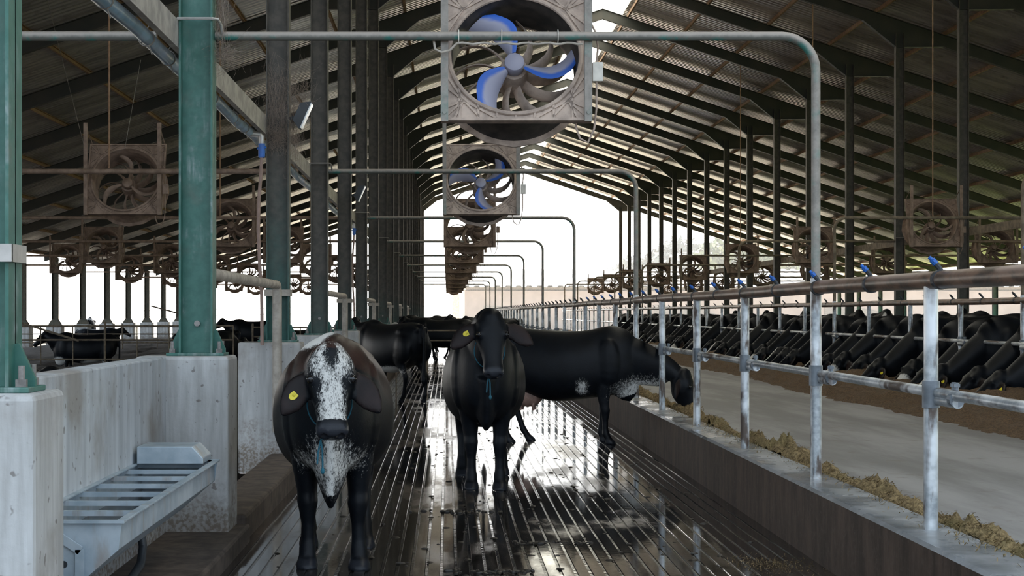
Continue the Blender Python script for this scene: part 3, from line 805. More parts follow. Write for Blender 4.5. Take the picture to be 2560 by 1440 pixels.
# ------------------------------------------------------------------ cattle
def ring(c, side, up, w, hu, hd, n=22, e=2.0):
    r = []
    for k in range(n):
        a = 2*math.pi*k/n; ca, sa = math.cos(a), math.sin(a)
        x = w*math.copysign(abs(ca)**(2/e), ca); h = hu if sa > 0 else hd
        r.append(c+side*x+up*(h*math.copysign(abs(sa)**(2/e), sa)))
    return r
def cow_geo(p):
    """p: pose dictionary. local axes: x forward, y left, z up; feet on z = 0."""
    S = Vector((0, 1, 0)); U = Vector((0, 0, 1)); mb = MB()
    fat = p.get('fat', 1.0)
    T = [(-0.97,1.30,1.05,.09),(-0.92,1.38,.90,.19),(-0.80,1.425,.76,.265),(-0.66,1.44,.68,.30),(-0.45,1.43,.60,.335),(-0.2,1.41,.53,.375),(0.05,1.40,.52,.385),
         (0.28,1.41,.55,.355),(0.46,1.44,.58,.315),(0.60,1.47,.60,.285),(0.74,1.44,.64,.25),(0.86,1.36,.72,.19),(0.93,1.26,.84,.11)]
    Ta = np.array(T); ts = []
    for i in range(len(T)-1):
        a0, a1, a2, a3 = Ta[max(i-1, 0)], Ta[i], Ta[i+1], Ta[min(i+2, len(T)-1)]
        for q in (0, .25, .5, .75): ts.append(a1+.5*q*(a2-a0+q*(2*a0-5*a1+4*a2-a3+q*(3*(a1-a2)+a3-a0))))
    ts.append(Ta[-1]); rs = []
    for x, zt, zb, w in ts:
        c = (zt+zb)/2-0.04*(zt-zb)
        rs.append(ring(Vector((x, 0, c)), S, U, w*fat, zt-c, c-zb, 56, 2.25))
    mb.loft(rs)
    for s in (-1, 1):                                     # hooks, pins, shoulder, thigh
        mb.ell((-0.60, s*0.20, 1.27), (0.14, 0.08, 0.07)); mb.ell((-0.93, s*0.10, 1.30), (0.06, 0.05, 0.06))
        mb.ell((0.58, s*0.23, 1.02), (0.17, 0.09, 0.30)); mb.ell((-0.68, s*0.22, 0.98), (0.24, 0.12, 0.28))
    mb.ell((0.58, 0, 1.41 if not p.get('graze') else 1.38), (0.24, 0.10, 0.08))           # withers
    # head frame
    yaw = p.get('yaw', 0.0); R = Matrix.Rotation(yaw, 3, 'Z')
    d = (R @ Vector((p['d'][0], 0, p['d'][1]))).normalized(); r_ = (R @ Vector((0, 1, 0))).normalized(); u = d.cross(r_)
    if u.dot(R @ Vector((1, 0, 0.3))) < 0: u = -u
    P = Vector(p['P'])
    # neck
    A = Vector((0.52, 0, 1.12)); B = P-u*0.06-d*0.01
    c1 = A+Vector((0.30, 0, 0.10+0.5*max(0, P.z-1.3))); c2 = B-u*0.22-d*0.05
    if p.get('graze'): c1 = A+Vector((0.28, 0, 0.02)); c2 = B-d*0.18-u*0.04
    prev = None; rs = []; N = 12
    for i in range(N+1):
        q = i/N; c = A*(1-q)**3+c1*(3*q*(1-q)**2)+c2*(3*q*q*(1-q))+B*q**3
        tn = ((c1-A)*(3*(1-q)**2)+(c2-c1)*(6*q*(1-q))+(B-c2)*(3*q*q)).normalized()
        sd = S.lerp(r_, q); sd = (sd-tn*sd.dot(tn)).normalized(); un = tn.cross(sd)
        if un.z < 0 and abs(un.z) > 0.2 and not p.get('graze'): un = -un
        if un.dot(Vector((0.45, 0, 1))) < 0: un = -un
        w = 0.21*(1-q)+0.115*q; hu = 0.33*(1-q)**1.3+0.125*q; hd = 0.40*(1-q)**1.1+0.14*q
        if p.get('graze'): hd = 0.42*(1-q)**0.8+0.17*q
        rs.append(ring(c, sd, un, w, hu, hd, 44))
    mb.loft(rs)
    # dewlap: a thin curtain from the throat down to the brisket
    thr = P+d*0.16-u*0.17
    if p.get('graze'): D0, D1, D2 = thr, Vector((1.0, 0, 0.72)), Vector((0.72, 0, 0.56))
    else: D0, D1, D2 = thr, Vector((0.93, 0, 0.80)), Vector((0.80, 0, p.get('dew', 0.44)))
    rs = []
    for i in range(11):
        q = i/10; c = D0*(1-q)**2+D1*(2*q*(1-q))+D2*q*q
        back = Vector((0.62, 0, c.z*0.55+0.50))
        b = back-c; L = min(b.length, 0.42); b.normalize()
        dn = Vector((0, 0, 1)) if abs(b.z) < 0.8 else Vector((1, 0, 0))
        wd = 0.024+0.016*q
        tn = (D1-D0).lerp(D2-D1, q).normalized()
        rs.append(ring(c+b*L*0.5, S, b, wd, L*0.5, L*0.5, 14, 1.6))
    if not p.get('graze'): mb.loft(rs)
    dz = 0.09 if p.get('graze') else p.get('dew', 0.44)-0.44; rs = []      # keel-shaped brisket
    for x, z1, z0, w in ((.50,.90,.60,.20),(.62,.92,.52,.205),(.74,.96,.45,.19),(.83,.98,.43,.155),(.90,1.0,.50,.10),(.955,1.02,.66,.055),(.985,1.0,.82,.025)):
        z0 += dz*(1 if x > .6 else .3); rg = []
        for q in np.linspace(0, 1, 8): rg.append(Vector((x, w*q**0.75+0.014, z0+(z1-z0)*q)))
        for q in np.linspace(1, 0, 8): rg.append(Vector((x, -w*q**0.75-0.014, z0+(z1-z0)*q)))
        rs.append(rg)
    mb.loft(rs)
    # head
    H = [(-.07,.06,.045,.06),(-.02,.10,.085,.10),(.05,.124,.112,.135),(.12,.132,.108,.155),(.19,.124,.092,.165),(.27,.103,.076,.148),(.36,.084,.064,.112),(.45,.077,.056,.088),(.51,.086,.055,.082),(.555,.084,.047,.072),(.585,.058,.028,.05)]
    hs = p.get('hs', 1.0); mb.loft([ring(P+d*s_*p.get('hl', 1.0), r_, u, w*hs, hu*hs, hd*hs, 22, 2.3) for s_, w, hu, hd in H])
    mb.ell(P+d*0.0+u*0.03, (0.105, 0.105, 0.095))
    for s in (-1, 1): mb.ell(P+d*0.155+r_*(s*0.108)+u*0.055, (0.042, 0.042, 0.042), 10, 7)
    # ears
    for s, ed in ((-1, p.get('earR', (0.55, 0.85, -0.10))), (1, p.get('earL', (0.55, 0.85, -0.10)))):
        b0 = P+d*p.get('eb', 0.055)+r_*(s*0.095)-u*0.02
        e1 = (d*ed[0]+r_*(s*ed[1])+u*ed[2]).normalized(); fn = (u*0.9+r_*(s*-0.25)); fn = (fn-e1*fn.dot(e1)).normalized(); wd = e1.cross(fn)
        L = p.get('el', 0.31); rs = []
        for q, w in ((0,.035),(.12,.05),(.3,.078),(.5,.092),(.7,.085),(.86,.058),(.96,.03),(1.0,.012)):
            c = b0+e1*(L*q)+d*(0.07*q*q)
            rs.append(ring(c, wd, fn, w, 0.022 if q < .9 else .014, 0.014, 20))
        mb.loft(rs)
    # legs
    dx = p.get('legs', (0, 0, 0, 0)); dy = p.get('legy', (0, 0, 0, 0))        # front left, front right, hind left, hind right
    thick = p.get('thick', 1.0); arm = p.get('arm', 1.0)
    for i, s in ((0, 1), (1, -1)):
        L = [(.58,.19,1.02,.12,.085),(.56,.205,.84,.125,.085),(.53,.205,.70,.10,.075),(.515,.195,.58,.078,.062),(.52,.188,.48,.058,.053),(.53,.184,.42,.058,.056),(.53,.182,.36,.048,.046),(.525,.18,.28,.036,.036),(.525,.18,.18,.036,.037),(.53,.18,.125,.047,.046),(.548,.18,.085,.043,.044),(.568,.18,.058,.05,.052),(.585,.18,.02,.062,.06),(.588,.18,0.0,.064,.061)]
        rs = [ring(Vector((x+dx[i]*max(0, 1-z/0.85), s*(y*p.get('spread', 0.95)-0.01)+dy[i]*max(0, 1-z/0.85), z)), Vector((1,0,0)), Vector((0,1,0)), rx*(thick if z < .5 else arm), ry*(thick if z < .5 else arm), ry*(thick if z < .5 else arm), 24) for x, y, z, rx, ry in L]
        mb.loft(rs)
    for i, s in ((2, 1), (3, -1)):
        L = [(-.66,.17,1.14,.22,.10),(-.64,.20,.98,.24,.115),(-.60,.215,.84,.20,.105),(-.60,.21,.72,.135,.085),(-.655,.20,.62,.092,.066),(-.73,.192,.54,.068,.055),(-.775,.19,.48,.062,.05),(-.78,.187,.41,.05,.044),(-.765,.184,.32,.038,.037),(-.75,.182,.2,.037,.037),(-.735,.18,.125,.048,.046),(-.715,.18,.085,.044,.044),(-.695,.18,.058,.05,.052),(-.678,.18,.02,.062,.058),(-.675,.18,0.0,.064,.059)]
        rs = [ring(Vector((x+dx[i]*max(0, 1-z/0.95), s*y+dy[i]*max(0, 1-z/0.95), z)), Vector((1,0,0)), Vector((0,1,0)), rx*(thick if z < .6 else 1), ry*(thick if z < .6 else 1), ry*(thick if z < .6 else 1), 14) for x, y, z, rx, ry in L]
        mb.loft(rs)
    # tail
    tr_ = p.get('tail', 0.026); tw = p.get('tailw', 0.0)
    mb.tube([(-.90,0,1.38),(-.98,0,1.36),(-1.03,0,1.28),(-1.04,tw*.2,1.1),(-1.035,tw*.5,.9),(-1.03,tw*.8,.7),(-1.03,tw,.55),(-1.03,tw,.40),(-1.03,tw,.28)], [.05,.045,.036,tr_,tr_,tr_,tr_*1.3,tr_*1.7,.014], 10)
    return mb, P, d, r_, u
def cow_mesh(name, p, voxel, smooth_n, marks):
    mb, P, d, r_, u = cow_geo(p)
    tmp = bpy.data.objects.new('tmp', mb.mesh('tmp')); COL.objects.link(tmp)
    m = tmp.modifiers.new('r', 'REMESH'); m.mode = 'VOXEL'; m.voxel_size = voxel
    m2 = tmp.modifiers.new('s', 'SMOOTH'); m2.factor = 0.5; m2.iterations = smooth_n
    bpy.context.view_layer.update()
    dg = bpy.context.evaluated_depsgraph_get()
    me = bpy.data.meshes.new_from_object(tmp.evaluated_get(dg)); me.name = name
    bpy.data.objects.remove(tmp)
    n = len(me.vertices); co = np.empty(n*3, np.float32); me.vertices.foreach_get('co', co); co = co.reshape(-1, 3)
    nrm = np.empty(n*3, np.float32); me.vertices.foreach_get('normal', nrm); nrm = nrm.reshape(-1, 3)
    Pv, dv, rv, uv = (np.array(x, np.float32) for x in (P, d, r_, u))
    hc = np.stack([(co-Pv)@dv, (co-Pv)@rv, (co-Pv)@uv], 1)           # head coordinates: along face, sideways, forehead
    def dist(c, r): return np.sqrt((((co-np.array(c))/np.array(r))**2).sum(1))
    def hdist(c, r): return np.sqrt((((hc-np.array(c))/np.array(r))**2).sum(1))
    # nostrils, mouth line, small wrinkles
    for s in (-1, 1):
        k = np.clip(1-hdist((.572*p.get('hl', 1.0), s*.047, .012), (.032, .024, .026)), 0, 1)
        co -= (dv*0.034*k[:, None])
        k = np.clip(1-hdist((.13, s*.125, .045), (.022, .03, .014)), 0, 1); co -= rv*(s*0.012*k)[:, None]
    inhead = (hc[:, 0] > .36) & (hc[:, 0] < .60)
    k = np.clip(1-np.abs(hc[:, 2]+.042)/.011, 0, 1)*inhead*(np.abs(hc[:, 1]) > .02); co -= (np.sign(hc[:, 1])*0.006*k)[:, None]*rv
    # soft folds on neck and body
    w = np.array([mnoise.noise(Vector((float(a*3.1), float(b*3.1), float(c*1.3)))) for a, b, c in co]) if n < 90000 else 0
    co += nrm*(0.0015*w)[:, None] if n < 90000 else 0
    me.vertices.foreach_set('co', co.ravel())
    hl_ = p.get('hl', 1.0)
    white, brown = marks(co, hc, dist, hdist, nrm)
    skin = np.clip((hc[:, 0]-.49*hl_)/.03, 0, 1)*(hc[:, 0] < .66)*(np.abs(hc[:, 1]) < .12)*(np.abs(hc[:, 2]) < .12)
    hoof = np.clip((.07-co[:, 2])/.01, 0, 1)
    skin = np.maximum(skin, hoof*0.6)
    ear = (np.abs(hc[:, 1]) > .15)*(hc[:, 0] > -.05)*(hc[:, 0] < .34)*(np.abs(hc[:, 2]) < .14)
    brown = np.maximum(brown, ear*np.clip(nrm@uv, 0, 1)*0.45)
    a = me.attributes.new('coat', 'FLOAT_COLOR', 'POINT')
    col = np.ones((n, 4), np.float32); col[:, 0] = np.clip(white, 0, 1)*(1-skin); col[:, 1] = np.clip(brown, 0, 1); col[:, 2] = skin
    a.data.foreach_set('color', col.ravel())
    me.materials.clear(); me.materials.append(M_COAT)
    me.polygons.foreach_set('use_smooth', [True]*len(me.polygons)); me.update()
    return me, (P, d, r_, u)
def sm(x): return np.clip(x, 0, 1)
def extras(t, fr, p, tagside=None, tagpos=None, eyes=True, udder=True, halter=False):
    P, d, r_, u = fr
    if eyes:
        for s in (-1, 1):
            obj('eye', MB().ell(P+d*0.16+r_*(s*0.116*p.get('hs', 1.0)**0.4)+u*0.070, (0.026, 0.026, 0.026), 14, 10), M_EYE, t, True)
    if udder:
        m = MB().ell((-0.46, 0, 0.60), (0.20, 0.15, 0.16), 18, 12)
        for a in (-.54, -.38):
            for b in (-.07, .07): m.tube([(a, b, .5), (a, b, .40)], [.022, .012], 8)
        obj('udder', m, M_UDDER, t, True)
    for side, q in (tagpos or []):
        ed = p.get('earR' if side < 0 else 'earL', (0.55, 0.85, -0.10))
        b0 = P+d*p.get('eb', 0.055)+r_*(side*0.095)-u*0.02; e1 = (d*ed[0]+r_*(side*ed[1])+u*ed[2]).normalized()
        c = b0+e1*(p.get('el', 0.31)*q)+u*0.022+d*(0.07*q*q)
        w = e1.cross(u).normalized()
        n_ = u
        m = MB(); o2 = [(-.021, -.024), (.021, -.024), (.023, .016), (.010, .040), (-.010, .040), (-.023, .016)]
        m.add([c+w*a+e1*b*0.8+n_*0.0 for a, b in o2]+[c+w*a+e1*b*0.8+n_*0.006 for a, b in o2], [(0,1,2,3,4,5),(11,10,9,8,7,6)]+[(k, k+6, (k+1)%6+6, (k+1)%6) for k in range(6)])
        m.ell(c+n_*0.008, (0.009, 0.009, 0.009), 8, 6)
        obj('ear_tag', m, M_YELLOW, t, label='yellow plastic ear tag')
    if halter:
        c = P+d*0.30-u*0.02; lp = []
        for a in np.linspace(0, 2*math.pi, 30):
            q = P-d*0.02+d*(0.30*(1-math.cos(a))/2*1.1)
            lp.append(P+d*(0.10+0.27*(0.5-0.5*math.cos(a)))+r_*(0.135*math.sin(a))-u*(0.05+0.16*(0.5-0.5*math.cos(a))))
        m = MB().tube(lp, 0.0045, 6)
        k = P+d*0.47-u*0.13+r_*halter
        m.tube([lp[15], k, k+Vector((0.0, 0.01, -0.06)), k+Vector((0.01, 0.012, -0.17))], 0.006, 6)
        m.tube([k, k+Vector((0.0, -0.015, -0.07)), k+Vector((0.01, -0.02, -0.14))], 0.006, 6)
        m.ell(k+Vector((0.01, 0.012, -0.18)), (0.013, 0.013, 0.02), 8, 6)
        obj('rope_halter', m, M_ROPE, t, True, label='thin teal rope with hanging ends')

# --- the white-faced cow nearest the camera
def marks1(co, hc, dist, hdist, nrm):
    w = np.zeros(len(co)); up = hc[:, 2] > -.03
    blaze = sm(1.6-np.abs(hc[:, 1])/(.064+.022*np.clip((hc[:, 0]-.1)/.3, 0, 1)))*(hc[:, 0] > .05)*(hc[:, 0] < .41)*up
    fore = sm(1.5-hdist((.05, 0, .10), (.16, .15, .14)))*1.0
    darkv = sm(1.5-hdist((.03, 0, .14), (.11, .045, .10))*1.2)
    w = np.maximum(blaze*.60*(1-.45*darkv), fore*.60-0.45*darkv)
    w = np.where((hc[:, 0] > .41) & (hc[:, 2] > -.16), 0, w)
    dew = sm(1.35-dist((.88, 0, .70), (.30, .19, .24)))*1.15
    ridge = sm(1.3-np.abs(co[:, 1])/.05)*(co[:, 0] > .78)*(co[:, 2] < 1.15)*(co[:, 2] > .5)*(hc[:, 2] < -.12)
    chest = sm(1.3-dist((.74, 0, .70), (.28, .38, .15)))*.72
    w = np.maximum.reduce([w, dew*.50, ridge*.66, chest*.72])
    w = np.maximum(w, sm(1.6-dist((.56, -.10, 1.46), (.20, .12, .10))*1.1)*1.3)
    return w, sm((co[:, 2]-.95)/.35)*(hc[:, 0] < -.02)*.9
p1 = dict(P=(1.04, 0.0, 1.335), d=(.42, -.91), yaw=0.10, hl=.86, hs=1.16, arm=1.25, legs=(.02, -.04, .38, .30), legy=(.03, -.01, .03, 0), dew=.42, spread=.86, thick=1.22, el=.27, fat=1.04,
          eb=.09, earR=(.66, .74, -.12), earL=(.66, .74, .02))
me1, fr1 = cow_mesh('cow_body', p1, 0.0115, 9, marks1)
t = thing('cow', 'white-faced black cow with speckled chest walking towards the camera on the left', 'cow', (-0.80, 11.05, -0.005), -math.pi/2+0.05, None, 1.06)
obj('body', me1, None, t); extras(t, fr1, p1, tagpos=[(-1, .62)], halter=-.06, udder=False)
# --- the all black cow facing the camera
p2 = dict(P=(1.02, 0.03, 1.52), d=(.36, -.93), yaw=0.14, hl=.90, hs=1.08, arm=1.25, legs=(.02, -.02, 0, .05), legy=(0, 0, 0.02, -0.02), dew=.55, spread=.76, thick=1.22, el=.29, fat=1.0,
          earR=(.40, .90, -.10), earL=(.34, .93, .04), tailw=-.18)
def marks2(co, hc, dist, hdist, nrm): return np.zeros(len(co)), np.zeros(len(co))
me2, fr2 = cow_mesh('cow_body', p2, 0.0125, 9, marks2)
t = thing('cow', 'all black cow standing head on in mid alley with a yellow ear tag', 'cow', (0.37, 15.75, -0.005), -math.pi/2, None, 1.08)
obj('body', me2, None, t); extras(t, fr2, p2, tagpos=[(-1, .45)], halter=-.02, udder=False)
# --- the cow eating over the wall
def marks3(co, hc, dist, hdist, nrm):
    w = np.maximum(sm(1.5-dist((1.0, 0, .66), (.44, .4, .20)))*.6, sm(1.3-dist((.28, -.33, .68), (.10, .2, .17)))*.62)
    w = np.where((co[:, 2] < .50) | (hc[:, 0] > .02), 0, w); return w, np.zeros(len(co))
p3 = dict(P=(1.46, 0, .85), d=(.34, -.94), hs=1.12, hl=1.03, graze=True, legs=(-.10, .03, .22, .03), legy=(0, 0, 0, 0), el=.26, earR=(.45, .8, -.45), earL=(.45, .8, -.45), thick=1.1)
me3, fr3 = cow_mesh('cow_body', p3, 0.0135, 8, marks3)
t = thing('cow', 'black cow with speckled white throat eating over the low wall', 'cow', (1.54, 20.7, -0.005), math.radians(-14), None, 1.05)
obj('body', me3, None, t); extras(t, fr3, p3, udder=True)
# --- shared herd bodies
def mk(wh):
    def f(co, hc, dist, hdist, nrm):
        w = np.zeros(len(co))
        for kind, c, r, s in wh:
            w = np.maximum(w, sm(1.6-(hdist if kind == 'h' else dist)(c, r)*1.1)*s)
        return w, np.zeros(len(co))
    return f
pe = dict(P=(1.44, 0.0, .70), d=(.80, -.60), graze=True, legs=(.05, -.06, .05, -.05), el=.27, earR=(.45, .8, -.3), earL=(.45, .8, -.3), tail=.034)
ps = dict(P=(1.20, 0.0, 1.42), d=(.80, -.60), legs=(.06, -.06, .10, -.08), el=.27, tail=.034)
eatA, frE = cow_mesh('cow', pe, 0.024, 3, mk([]))
eatB, _ = cow_mesh('cow', pe, 0.024, 3, mk([('h', (.22, 0, .08), (.3, .05, .06), 1.0), ('b', (.1, .2, .55), (.3, .3, .10), .9)]))
eatC, _ = cow_mesh('cow', dict(pe, P=(1.40, 0.08, .74), yaw=.35), 0.024, 3, mk([('h', (.40, 0, 0), (.12, .2, .2), 1.0), ('b', (.9, 0, .72), (.3, .3, .12), .8)]))
stA, frS = cow_mesh('cow', ps, 0.024, 3, mk([]))
stB, _ = cow_mesh('cow', dict(ps, yaw=-.4), 0.024, 3, mk([('b', (-.3, .2, .55), (.4, .3, .10), .9), ('b', (.75, 0, .62), (.22, .3, .14), .9), ('h', (.25, 0, .08), (.2, .05, .06), .9)]))
stW, _ = cow_mesh('cow', ps, 0.024, 3, mk([('b', (-.2, 0, .9), (.5, .5, .3), .85), ('b', (.75, 0, 1.0), (.4, .4, .5), .9), ('h', (.2, 0, 0), (.5, .3, .3), .8)]))
def lying(marks):
    me, fr = cow_mesh('cow', dict(ps, P=(1.10, .05, 1.20), d=(.75, -.66)), 0.026, 3, marks)
    n = len(me.vertices); co = np.empty(n*3, np.float32); me.vertices.foreach_get('co', co); co = co.reshape(-1, 3)
    z = co[:, 2].copy(); leg = z < .60
    # fold the legs under the trunk
    co[:, 2] = np.where(leg, np.maximum(z*0.12, 0.0)+0.02, z-.60+.09)
    co[:, 1] += np.where(leg, np.sign(co[:, 1])*(0.60-z)*0.35, 0)
    co[:, 0] += np.where(leg, np.where(co[:, 0] > 0, (0.6-z)*0.25, (0.6-z)*0.55), 0)
    me.vertices.foreach_set('co', co.ravel()); me.update(); return me
lieA = lying(mk([])); lieW = lying(mk([('b', (-.2, 0, 1.0), (.5, .5, .3), .9), ('h', (.2, 0, 0), (.4, .3, .3), .9)]))
COWN = [0]
def cow(me, x, y, z, head, sc, label, group=None, tags=None, p=None, fr=None):
    # head: direction the cow looks, degrees clockwise seen from above with 0 = +X
    o = bpy.data.objects.new('cow', me); COL.objects.link(o); o.location = (x, y, z); o.rotation_euler = (0, 0, math.radians(head)); o.scale = (sc,)*3
    tag(o, label, 'cow', group)
    return o
def tagon(o, fr, p, side, q):
    extras(o, fr, p, tagpos=[(side, q)], eyes=False, udder=False)
# left alley
cow(stB, -1.08, 30.3, 0, 126, 1.06, 'black cow turned to the left behind the white-faced cow, pale udder showing')
c = kids  # (helper kept short)
cow(stA, -0.15, 52.0, 0, 178, 1.05, 'black cow standing side on across the far alley, left of the head-on black cow', 'cows across the far alley')
cow(stA, 1.35, 53.5, 0, 184, 1.06, 'black cow side on across the far alley, hidden behind the head-on cow', 'cows across the far alley')
cow(eatA, 0.3, 56.5, 0, 8, 1.05, 'dark cow in the far alley behind the side-on cows', 'cows across the far alley')
cow(stB, -0.75, 60.0, 0, 190, 1.10, 'brownish cow back at the far left end of the alley group', 'cows across the far alley')
cow(stA, 2.0, 63.0, 0, 170, 1.04, 'dark cow at the far right end of the alley group beside the feed wall', 'cows across the far alley')
cow(stA, -1.0, 70.0, 0, 30, 1.08, 'furthest dark cow in the alley beside the column row', 'cows across the far alley')
# right feed rail: cattle eating towards the lane
kinds = [eatA, eatA, eatB, eatA, eatC, eatA, eatA, eatC, eatA, eatB]
desc = {0: 'black cow', 1: 'white-striped black cow', 2: 'white-muzzled black cow'}
y = 21.9; k = 0
while y < 78:
    m = kinds[k % 10]; nmk = 0 if m is eatA else (1 if m is eatB else 2)
    o = cow(m, 9.36+0.10*math.sin(k*2.3), y, 0.0, 180+9*math.sin(k*.45)+3*math.sin(k*1.7), 1.12+0.03*math.sin(k*1.3), '%s at the right feed rail, %s from the right edge' % (desc[nmk], ordw(k+1)), 'cows at the right feed rail')
    if k in (0, 2, 5): tagon(o, frE, pe, 1, .55)
    y += 1.22+0.10*math.sin(k*3.1); k += 1
for j, (xx, yy, hd) in enumerate(((11.7, 28, 80), (11.4, 32.5, 100), (11.8, 36.5, 95), (11.3, 41, 262), (11.7, 45, 260), (11.6, 50, 85), (11.5, 55, 90), (11.6, 61, 95))):
    cow(stA if j % 2 == 0 else stB, xx, yy, 0.0, hd, 1.18, 'standing black cow behind the feeding row at the right, %s back' % ordw(j+1), 'cows behind the right feeding row')
# left pen
def bed(x, y):
    h = 0.22+0.16*fbm((x*0.35, y*0.22, 3.3), 5)+0.05*fbm((x*1.6, y*1.1, 8.1), 3)
    h -= 0.72*math.exp(-((x+11.6)**2/3.2+(y-50.3)**2/9.0))
    h -= 0.45*sm((12.5-y)/4)
    return float(h)
def bedding():
    xs = np.linspace(-17.5, -2.26, 62); ys = np.concatenate([np.linspace(4, 70, 150), np.linspace(71, 118, 40)])
    vs = [(float(x), float(y), bed(x, y)) for y in ys for x in xs]; n = len(xs)
    fs = [(j*n+i, j*n+i+1, (j+1)*n+i+1, (j+1)*n+i) for j in range(len(ys)-1) for i in range(n-1)]
    o = obj('bedding', MB().add(vs, fs), M_BED, None, True, fix=False)
    tag(o, 'dark lumpy compost bedding covering the left pen', 'bedding', kind='stuff')
bedding()
struct('floor_left_pen', MB().box(-18.6, -2.22, -6, 118, -1.0, -0.52), M_BED)
cow(stB, -11.6, 50.3, -0.47, 180, 1.05, 'black cow standing behind the gate in the left pen, facing left')
cow(stA, -17.2, 77.0, -0.5, 20, 1.0, 'black cow whose head shows beyond the gate near the far left blocks', 'distant cows in the left pen')
cow(stA, -19.2, 84.0, -0.04, 100, 1.0, 'dark cow standing far off between the white blocks at left', 'distant cows in the left pen')
cow(stA, -7.75, 63.0, -0.1, 180, 1.05, 'black cow standing just left of the drop hose, far in the left pen', 'distant cows in the left pen')
cow(stA, -5.6, 60.0, -0.35, 200, 1.0, 'black cow between the second and third columns, seen over the pedestal', 'distant cows in the left pen')
cow(lieW, -7.7, 52.0, bed(-7.7, 52.0)-0.03, 150, 1.0, 'pale cow lying on the bedding just right of the trough column', 'cows lying in the left pen')
cow(lieA, -7.2, 47.0, bed(-7.2, 47.0)-0.03, 20, 1.0, 'dark cow lying on the bedding right of the trough column', 'cows lying in the left pen')
o = cow(lieA, -5.6, 21.5, bed(-5.6, 21.5)-0.22, -60, 1.0, 'black cow lying just behind the concrete wall with a yellow ear tag', 'cows lying in the left pen'); tagon(o, (Vector((1.10, .05, .69)), *frS[1:]), dict(ps), 1, .5)
cow(lieA, -4.0, 20.4, bed(-4.0, 20.4)-0.22, 160, 1.0, 'second black cow lying just behind the concrete wall', 'cows lying in the left pen')

# ------------------------------------------------------------------ water trough
def trough():
    x0, x1, y0, y1, zr = -2.02, -1.535, 7.33, 10.35, 0.72
    t = thing('water_trough', 'galvanised water trough with cross bars on the left concrete wall', 'trough', (x0, y0, 0.13)); off = Vector((x0, y0, 0.13))
    zb, zs = 0.40, zr-0.125; xa, xb = x0+0.0, x0+0.26
    th = 0.008
    sh = MB()
    # outer shell section: back wall, bottom, sloping front, upright front, lip
    sec = [(x0+th, zr), (x0, zr), (x0, zb), (xb, zb), (x1, zs), (x1, zr), (x1+0.03, zr), (x1+0.03, zr+0.012), (x1-0.012, zr+0.012), (x1-0.012, zs+0.01), (xb-0.004, zb+0.012), (x0+th, zb+0.012)]
    sh.prism(sec, 'y', y0, y1)
    sh.box(x0, x0+0.03, y0, y1, zr, zr+0.012)
    obj('basin', sh, M_TROUGH, t, off=off, bev=0.003)
    for nm, y in (('end_plate', y0-0.008), ('end_plate', y1)):
        e_ = MB().prism([(x0, zr+0.012), (x0, zb), (xb, zb), (x1, zs), (x1+0.015, zr), (x1+0.015, zr+0.012)], 'y', y, y+0.008)
        e_.box(x0, x1+0.03, y-0.016 if y < 8 else y, y+0.012 if y < 8 else y+0.03, zr, zr+0.014)
        obj(nm, e_, M_TROUGH, t, off=off)
    for k in range(7):
        y = 7.78+0.405*k
        obj('cross_bar', MB().bar((x0+0.005, y, zr-0.012), (x1, y, zr-0.012), 0.022, 0.026), M_TROUGH, t, off=off)
    obj('water', MB().box(x0+th, x1-0.06, y0+0.01, y1-0.01, zb+0.16, zb+0.165), M_GROOVE, t, off=off)
    c = MB().prism([(x0+0.03, zr+0.012), (x1-0.03, zr+0.012), (x1-0.03, zr+0.05), (x1-0.10, zr+0.125), (x0+0.03, zr+0.125)], 'y', 10.05, 10.40)
    obj('float_cover', c, M_TROUGH, t, off=off, bev=0.006)
    b = MB().prism([(x0, 0.13), (x0+0.31, 0.13), (x0+0.31, 0.595), (x0+0.16, 0.695), (x0, 0.70)], 'y', y0-0.03, y0-0.02)
    b.bar((x0+0.31, y0-0.035, 0.13), (x0+0.31, y0-0.035, 0.60), 0.014, 0.04, (1,0,0)).bar((x0+0.314, y0-0.035, 0.595), (x0+0.155, y0-0.035, 0.70), 0.014, 0.04, (1,0,0))
    obj('foot_bracket', b, M_TROUGH, t, off=off)
    obj('bracket_hole', MB().tube([(x0+0.235, y0-0.0305, 0.53), (x0+0.235, y0-0.0325, 0.53)], 0.017, 16), M_RUBBER, t, off=off)
    P = [(-1.80, 9.2, 0.43), (-1.785, 9.2, 0.33), (-1.78, 9.1, 0.24), (-1.80, 8.9, 0.185), (-1.85, 8.72, 0.165), (-1.90, 8.6, 0.18), (-1.93, 8.52, 0.22), (-1.955, 8.45, 0.29), (-1.975, 8.42, 0.38), (-2.0, 8.42, 0.40)]
    obj('drain_hose', MB().tube(P, 0.026, 12), M_RUBBER, t, True, off, label='dark curved drain hose')
trough()
# ------------------------------------------------------------------ cream gate pipes on every second column
for n_, i in enumerate((2, 4, 6, 8, 10, 12)):
    y1 = CY[i]-0.40; y0 = CY[i-1]+0.12
    lab = 'cream pipe rail with a vertical gate post in front of the cobweb covered column' if n_ == 0 else 'cream pipe rail with a gate post, %s along the left column row' % ordw(n_+1)
    t = thing('gate_pipe', lab, 'pipe', (-1.80, y1, 0.44), 0, 'cream gate pipes'); off = Vector((-1.80, y1, 0.44))
    obj('rail_pipe', MB().tube([(-1.80, y0, 2.00), (-1.80, y1-0.05, 2.00), (-1.80, y1-0.012, 1.988), (-1.80, y1, 1.95)], 0.046, 14), M_PIPEC, t, True, off)
    obj('post_pipe', MB().tube([(-1.80, y1, 1.95), (-1.80, y1, 0.44)], 0.050, 14), M_PIPEC, t, True, off)
    obj('label_plate', MB().box(-1.835, -1.765, y1-0.054, y1-0.050, 1.80, 1.94), M_PIPEC, t, off=off)
